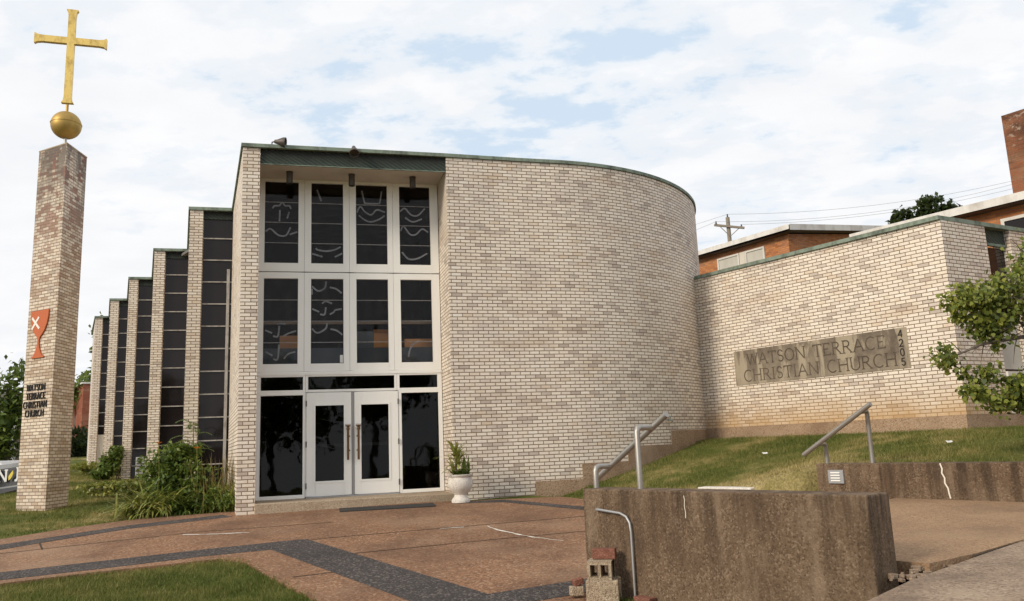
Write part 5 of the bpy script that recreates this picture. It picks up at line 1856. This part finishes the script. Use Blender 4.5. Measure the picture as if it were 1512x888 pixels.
m = MB(); m.face([(E1.x, E1.y, 8.77), (E2.x, E2.y, 8.77), (wl[1].x, wl[1].y, 8.772), (wl[0].x, wl[0].y, 8.772)]); m.build('soffit', 'soffit_brown', rf)
# its windows
eo = -eg


def flush_window(parent, c, w_, h_, ax, out, frame_mt, pane_mt, name='window'):
    mb = MB()
    fx_ = (ax, out, Z1)
    f_ = 0.07
    mb.box(c + Z1 * (h_ / 2 - f_ / 2), (w_, 0.08, f_), fx_); mb.box(c - Z1 * (h_ / 2 - f_ / 2), (w_, 0.10, f_), fx_)
    mb.box(c + ax * (w_ / 2 - f_ / 2), (f_, 0.08, h_ - 2 * f_), fx_); mb.box(c - ax * (w_ / 2 - f_ / 2), (f_, 0.08, h_ - 2 * f_), fx_)
    fr_ = mb.build(name, frame_mt, parent)
    mb = MB(); mb.box(c - out * 0.005, (w_ - 2 * f_, 0.02, h_ - 2 * f_), fx_); mb.build('pane', pane_mt, fr_)
    return fr_


wc = wl[0]
flush_window(ha, wc + ed * 2.50 + eo * 0.02 + Z1 * 8.10, 1.10, 0.95, ed, eo, 'window_trim', 'blind')
m = MB(); m.box(wc + ed * 3.20 + eo * 0.02 + Z1 * 8.10, (0.26, 0.07, 0.95), (ed, eo, Z1)); m.build('shutter', 'pale_panel', ha)
flush_window(ha, wc + ed * 3.80 + eo * 0.02 + Z1 * 8.10, 0.92, 0.95, ed, eo, 'window_trim', 'blind')
m = MB(); pq = wl[0] - ed * 0.2 + ed * 1.05 + eo * 0.06
m.tube([(pq.x, pq.y, 8.7), (pq.x, pq.y, 5.0)], 0.05, 8); m.build('downpipe', 'eave_white', ha)
m = MB()
gp2 = wl[1] + eg * 4.7 + ed * 0.02
m.box(gp2 + Z1 * 8.98, (1.6, 0.05, 0.62), (eg, ed, Z1)); m.build('window', 'grey_siding', ha)

hb = thing('brick_house', (11, 19, 2), 'taller orange brick building with long white eave and a big sooty chimney', 'house', HB)
F1 = Vector((8.75, 20.35, 0)); F2 = Vector((14.6, 12.6, 0))
fdv = (F2 - F1).normalized(); fgv = Vector((-fdv.y, fdv.x, 0))
if fgv.x < 0:
    fgv = -fgv
wl2 = [F1 + fgv * 0.35 + fdv * 0.2, F2 + fgv * 0.35, F2 + fgv * 9, F1 + fgv * 9 + fdv * 0.2]
m = MB(); m.prism([(p.x, p.y) for p in wl2], 1.2, 6.44); m.build('wall', 'orange_brick', hb)
m = MB()
rr = [F1, F2, F2 + fgv * 9.3, F1 + fgv * 9.3]
m.face([(p.x, p.y, z) for p, z in zip(rr, (6.6, 6.6, 7.0, 7.0))]); m.face([(p.x, p.y, z) for p, z in zip(rr, (6.44, 6.44, 6.8, 6.8))][::-1])
rf2 = m.build('roof', 'roof_grey', hb)
m = MB()
for p, q, z0, z1 in ((F1, F2, 6.6, 6.6), (F1 + fgv * 9.3, F1, 7.0, 6.6)):
    d_ = (q - p).normalized(); k_ = Vector((d_.y, -d_.x, 0)) * 0.015
    m.face([(p + k_).to_tuple()[:2] + (z0 - 0.15,), (q + k_).to_tuple()[:2] + (z1 - 0.15,), (q + k_).to_tuple()[:2] + (z1 + 0.03,), (p + k_).to_tuple()[:2] + (z0 + 0.03,)])
m.build('eave_fascia', 'eave_white', rf2)
m = MB(); m.face([(F1.x, F1.y, 6.435), (F2.x, F2.y, 6.435), (wl2[1].x, wl2[1].y, 6.437), (wl2[0].x, wl2[0].y, 6.437)]); m.build('soffit', 'soffit_brown', rf2)
wcb = wl2[0] + fdv * 4.25
flush_window(hb, wcb - fgv * 0.02 + Z1 * 5.65, 2.0, 1.1, fdv, -fgv, 'window_trim', 'bay_glass')
m = MB()
chq = Vector((15.45, 24.0, 0))
m.prism([(p.x, p.y) for p in (chq, chq + fdv * 1.7, chq + fdv * 1.7 + fgv * 1.2, chq + fgv * 1.2)], 6.5, 11.12)
m.build('chimney', 'chimney_brick', rf2)

# utility pole and wires
up_ = thing('utility_pole', (16.9, 60, 3), 'weathered wooden utility pole with crossarm behind the orange brick house', 'utility pole')
m = MB(); m.tube([(16.75, 60, 2), (16.68, 60, 18.15)], [0.2, 0.15], 10); m.build('pole', 'wood_pole', up_, smooth=True)
m = MB(); m.box((16.7, 59.8, 17.38), (2.25, 0.14, 0.16), (Vector((0.98, -0.1, -0.17)).normalized(), Vector((0.1, 0.99, 0)), Vector((0.17, 0, 0.98)).normalized())); m.build('crossarm', 'wood_pole', up_)
m = MB()
for s in (-1, 1):
    m.tube([(16.7 + s * 0.75, 59.75, 17.33 - s * 0.1), (16.7, 59.78, 16.6)], 0.03, 5)
m.build('brace', 'wood_pole', up_)
for p in ((15.72, 59.8, 17.62), (17.62, 59.8, 17.3), (16.68, 60, 18.2)):
    m = MB(); m.lathe([(0.0, 0.0), (0.05, 0.0), (0.07, 0.08), (0.04, 0.12), (0.06, 0.18), (0.0, 0.22)], p, 8); m.build('insulator', 'lamp_metal', up_)


def wire(a, b, sag, label):
    a, b = Vector(a), Vector(b)
    pts = [a.lerp(b, k / 14) - Z1 * sag * 4 * (k / 14) * (1 - k / 14) for k in range(15)]
    mb = MB(); mb.tube(pts, 0.012, 5)
    tag(mb.build('power_line', 'wire'), label, 'power line', 'power lines on the utility pole')


wire((16.68, 60, 18.4), (44, 62, 21.6), 0.9, 'topmost power line running from the pole head towards the chimney')
wire((17.62, 59.8, 17.5), (44, 61, 20.9), 0.9, 'power line from the right end of the crossarm towards the chimney')
wire((15.72, 59.8, 17.8), (44, 60.5, 21.3), 1.2, 'power line from the left end of the crossarm towards the chimney')
wire((16.68, 60, 18.4), (-4, 66, 15.5), 0.5, 'power line from the pole head down towards the curved wall')
wire((15.72, 59.8, 17.8), (-4, 65, 13.5), 0.6, 'power line from the crossarm down towards the curved wall')

# ------------------------------------------------------------------ left background
sheet('parking_lot', [(-14.5, 22.8), (-16.2, 31.5), (-26, 44), (-60, 60), (-60, 18)], 'asphalt', 'asphalt parking lot behind the banner', 'parking lot', -0.015, lambda x, y: terrain(x, y), 0.2)
bn = thing('banner', (-14.6, 22.0, 0.95), 'sagging black vinyl banner with white letters and a yellow drop, tied between posts', 'banner')
BX = Vector((0.985, 0.0, 0)); BX = Vector((0.98, -0.18, 0)).normalized()
BNm = Vector((BX.y, -BX.x, 0))
bo = Vector((-13.05, 22.0, 0))


def ban(x, z):
    sag = 0.13 * (1 - ((x + 1.9) / 1.9) ** 2)
    return bo + BX * x + Z1 * (z - sag) + BNm * (0.04 * math.sin(x * 5 + z * 4))


def ban_patch(pts_grid, off):
    return [ban(x, z) + BNm * off for x, z in pts_grid]


m = MB()
NXB = 40
for k in range(NXB):
    x0, x1 = -3.8 + 3.8 * k / NXB, -3.8 + 3.8 * (k + 1) / NXB
    for j in range(4):
        z0, z1 = 1.17 + 0.12 * j, 1.17 + 0.12 * (j + 1)
        m.face(ban_patch([(x0, z0), (x1, z0), (x1, z1), (x0, z1)], 0.0))
m.build('vinyl_sheet', 'vinyl_black', bn)
m = MB()
for k in range(NXB):
    x0, x1 = -3.8 + 3.8 * k / NXB, -3.8 + 3.8 * (k + 1) / NXB
    m.face(ban_patch([(x0, 1.65), (x1, 1.65), (x1, 1.76), (x0, 1.76)], 0.0))
    m.face(ban_patch([(x0, 1.13), (x1, 1.13), (x1, 1.17), (x0, 1.17)], 0.0))
m.build('vinyl_border', 'vinyl_grey', bn)
fr = (bo + BNm * 0.075 - Z1 * 0.05, BX, Z1, BNm)
for ch_, x_, z_ in (('F', -1.20, 1.30), ('I', -0.96, 1.27), ('N', -0.84, 1.28), ('J', -0.36, 1.33)):
    m = MB()
    write(m, ch_, x_, z_, 0.30, 0.055, fr, 0.004, 0.03, 0.05)
    m.build('letter', 'vinyl_white', bn)
m = MB()
pl = [(0, -.5), (.17, -.42), (.3, -.1), (.3, .2), (.12, .5), (-.05, .3), (-.2, -.1)]
m.face([fr[0] + BX * (-0.47 + a * 0.22 + b * 0.1) + Z1 * (1.44 + b * 0.26) + BNm * 0.003 for a, b in pl])
m.build('drop_mark', 'vinyl_yellow', bn)
for x in (-3.85, 0.05):
    p = bo + BX * x
    mb = MB(); mb.tube([(p.x, p.y, float(terrain(p.x, p.y)) - 0.1), (p.x, p.y, 1.9)], 0.03, 8); mb.build('post', 'galvanised', bn)

car = thing('parked_car', (-20.3, 32.5, float(terrain(-20.3, 32.5))), 'white car parked on the lot behind the banner', 'car')
cz = float(terrain(-20.3, 32.5)) + 0.0
cz = 0.34
c0 = Vector((-20.1, 32.5, cz))
cxv = Vector((0.97, -0.2, 0)).normalized(); cyv = Vector((-cxv.y, cxv.x, 0))
car.location = c0
prof = [(-2.2, 0.28), (-2.25, 0.72), (-2.1, 0.92), (-1.75, 0.98), (-1.35, 1.40), (-0.9, 1.52), (0.35, 1.52), (1.0, 1.02), (1.9, 0.90), (2.2, 0.72), (2.2, 0.28)]


def extr(mb, pr_, y0, y1, inset=None):
    W = lambda x, y, z: c0 + cxv * x + cyv * y + Z1 * z
    n = len(pr_)
    for i in range(n):
        a, b = pr_[i], pr_[(i + 1) % n]
        mb.face([W(a[0], y0, a[1]), W(a[0], y1, a[1]), W(b[0], y1, b[1]), W(b[0], y0, b[1])])
    mb.face([W(a, y0, z) for a, z in pr_]); mb.face([W(a, y1, z) for a, z in reversed(pr_)])


m = MB(); extr(m, prof, -0.85, 0.85); m.build('body', 'car_paint', car, bevel=0.05, segs=2)
m = MB(); extr(m, [(-1.62, 1.0), (-1.28, 1.36), (-0.92, 1.46), (0.3, 1.46), (0.85, 1.04)], -0.865, 0.865); m.build('side_window', 'car_glass', car)
m = MB(); extr(m, [(-1.84, 1.0), (-1.40, 1.37), (-1.36, 1.36), (-1.72, 0.99)], -0.7, 0.7); m.build('rear_window', 'car_glass', car)
m = MB(); extr(m, [(-1.0, 1.521), (-0.78, 1.521), (-0.8, 1.56), (-0.98, 1.56)], -0.2, 0.2); m.build('brake_light', 'tail_red', car)
for x in (-1.35, 1.35):
    for y in (-0.8, 0.8):
        mb = MB()
        p = c0 + cxv * x + cyv * y + Z1 * 0.32
        mb.tube([p - cyv * 0.1, p + cyv * 0.1], 0.32, 18); wh = mb.build('wheel', 'tyre', car)
        mb = MB(); mb.tube([p - cyv * 0.104, p + cyv * 0.104], 0.19, 14); mb.build('rim', 'galvanised', wh)

rbk = thing('brick_building', (-33, 63, 2), 'red brick building with an overhanging upper storey at the left behind the pillar', 'building')
g1 = Vector((-31.9, 60, 0))
m = MB(); m.prism([(p.x, p.y) for p in (g1, g1 + Vector((6, 3.0, 0)), g1 + Vector((2, 12, 0)), g1 + Vector((-8, 10, 0)))], 3.55, 7.45, bottom=True); m.build('upper_storey', 'red_brick', rbk)
m = MB(); m.prism([(p.x, p.y) for p in (g1 + Vector((-0.8, 1.5, 0)), g1 + Vector((-0.1, 1.9, 0)), g1 + Vector((1.0, 12, 0)), g1 + Vector((-8.0, 11, 0)))], 0.5, 3.55); m.build('pier', 'red_brick', rbk)
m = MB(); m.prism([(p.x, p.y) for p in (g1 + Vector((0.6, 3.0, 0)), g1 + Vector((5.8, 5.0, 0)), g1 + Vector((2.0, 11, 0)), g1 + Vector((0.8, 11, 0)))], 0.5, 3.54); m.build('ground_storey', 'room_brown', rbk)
m = MB(); m.prism([(p.x, p.y) for p in (g1 + Vector((-0.05, -0.1, 0)), g1 + Vector((6.1, 2.95, 0)), g1 + Vector((2, 12.1, 0)), g1 + Vector((-8.1, 10, 0)))], 7.452, 7.58, bottom=True); m.build('roof', 'eave_white', rbk)

gb = thing('grey_building', (-44, 66, 0), 'grey building with flat roof half hidden by the tree at the left edge', 'building')
m = MB(); m.prism([(-56, 64), (-40.3, 66), (-41, 76), (-57, 76)], -0.5, 6.9); m.build('wall', 'grey_siding', gb)
m = MB(); m.prism([(-56.5, 63.4), (-39.8, 65.4), (-40.5, 76.5), (-57.5, 76.5)], 6.902, 7.5, bottom=True); m.build('roof', 'roof_grey', gb)
for k in range(5):
    x = -54 + k * 2.9
    y = 64 + (x + 56) / 15.7 * 2 - 0.03
    for z in (1.5, 4.4):
        mb = MB(); mb.box((x, y, z + 0.8), (1.7, 0.06, 1.5), (Vector((15.7, 2, 0)).normalized(), Vector((-2, 15.7, 0)).normalized(), Z1)); wq = mb.build('window', 'bay_glass', gb)
        mb = MB(); mb.box((x, y - 0.02, z + 0.8), (0.06, 0.06, 1.5), (Vector((15.7, 2, 0)).normalized(), Vector((-2, 15.7, 0)).normalized(), Z1)); mb.build('frame', 'window_trim', wq)

# tap on the curved wall
tp = arc_pt(ang(7.43), CR)
tn = (tp - dn(CD, CN)).normalized()
tp = tp + Z1 * 2.03
tap = thing('wall_tap', tp, 'small dark tap on the curved wall just beyond the end of the near handrail', 'tap')
m = MB(); m.tube([tp - tn * 0.02, tp + tn * 0.07, tp + tn * 0.11 - Z1 * 0.04], 0.018, 8); m.build('spout', 'plastic_tag', tap, smooth=True)
m = MB(); m.tube([tp + tn * 0.055 + Z1 * 0.015, tp + tn * 0.055 + Z1 * 0.06], 0.01, 6); m.lathe([(0.0, 0.06), (0.035, 0.06), (0.035, 0.072), (0.0, 0.072)], tp + tn * 0.055, 10); m.build('handle', 'plastic_tag', tap)

# little litter on the bank
for p, lab in (((4.47, 15.13), 'crumpled white paper scrap lying on the grass bank'), ((6.21, 11.98), 'thin white plastic scrap standing in the grass near the leafy tree')):
    z = float(terrain(p[0], p[1])) + 0.03
    q = Vector((p[0], p[1], z))
    W = lambda a, b, c: q + Vector((a, b, c)) * 0.62
    m = MB(); m.face([W(0, 0, 0), W(0.09, 0.02, 0), W(0.08, 0.06, 0.04), W(-0.02, 0.05, 0.05)])
    m.face([W(0.09, 0.02, 0), W(0.15, 0.03, 0.02), W(0.13, 0.07, 0.05), W(0.08, 0.06, 0.04)])
    tag(m.build('paper_scrap', 'paper_white'), lab, 'litter', 'litter on the grass bank')

# street trees behind the camera, seen mirrored in the glass
for k, (x, y, hh) in enumerate(((-16, -31, 11.5), (-5, -34, 12.5), (5, -29, 10.5), (14, -33, 13), (24, -30, 11), (34, -33, 12.5))):
    z = float(terrain(x, y)) - 0.2
    make_tree('street_tree', (x, y, z), hh, [((x - 1.8, y, z + hh * 0.55), (3.0, 2.6, 2.6)), ((x + 1.9, y + 0.5, z + hh * 0.58), (3.0, 2.6, 2.8)), ((x, y, z + hh * 0.78), (2.6, 2.4, 2.4))], 0.6, 2400, 'tree_leaf',
              'broadleaf street tree across the road behind the camera', 'street trees across the road', 0.25, 60 + k)
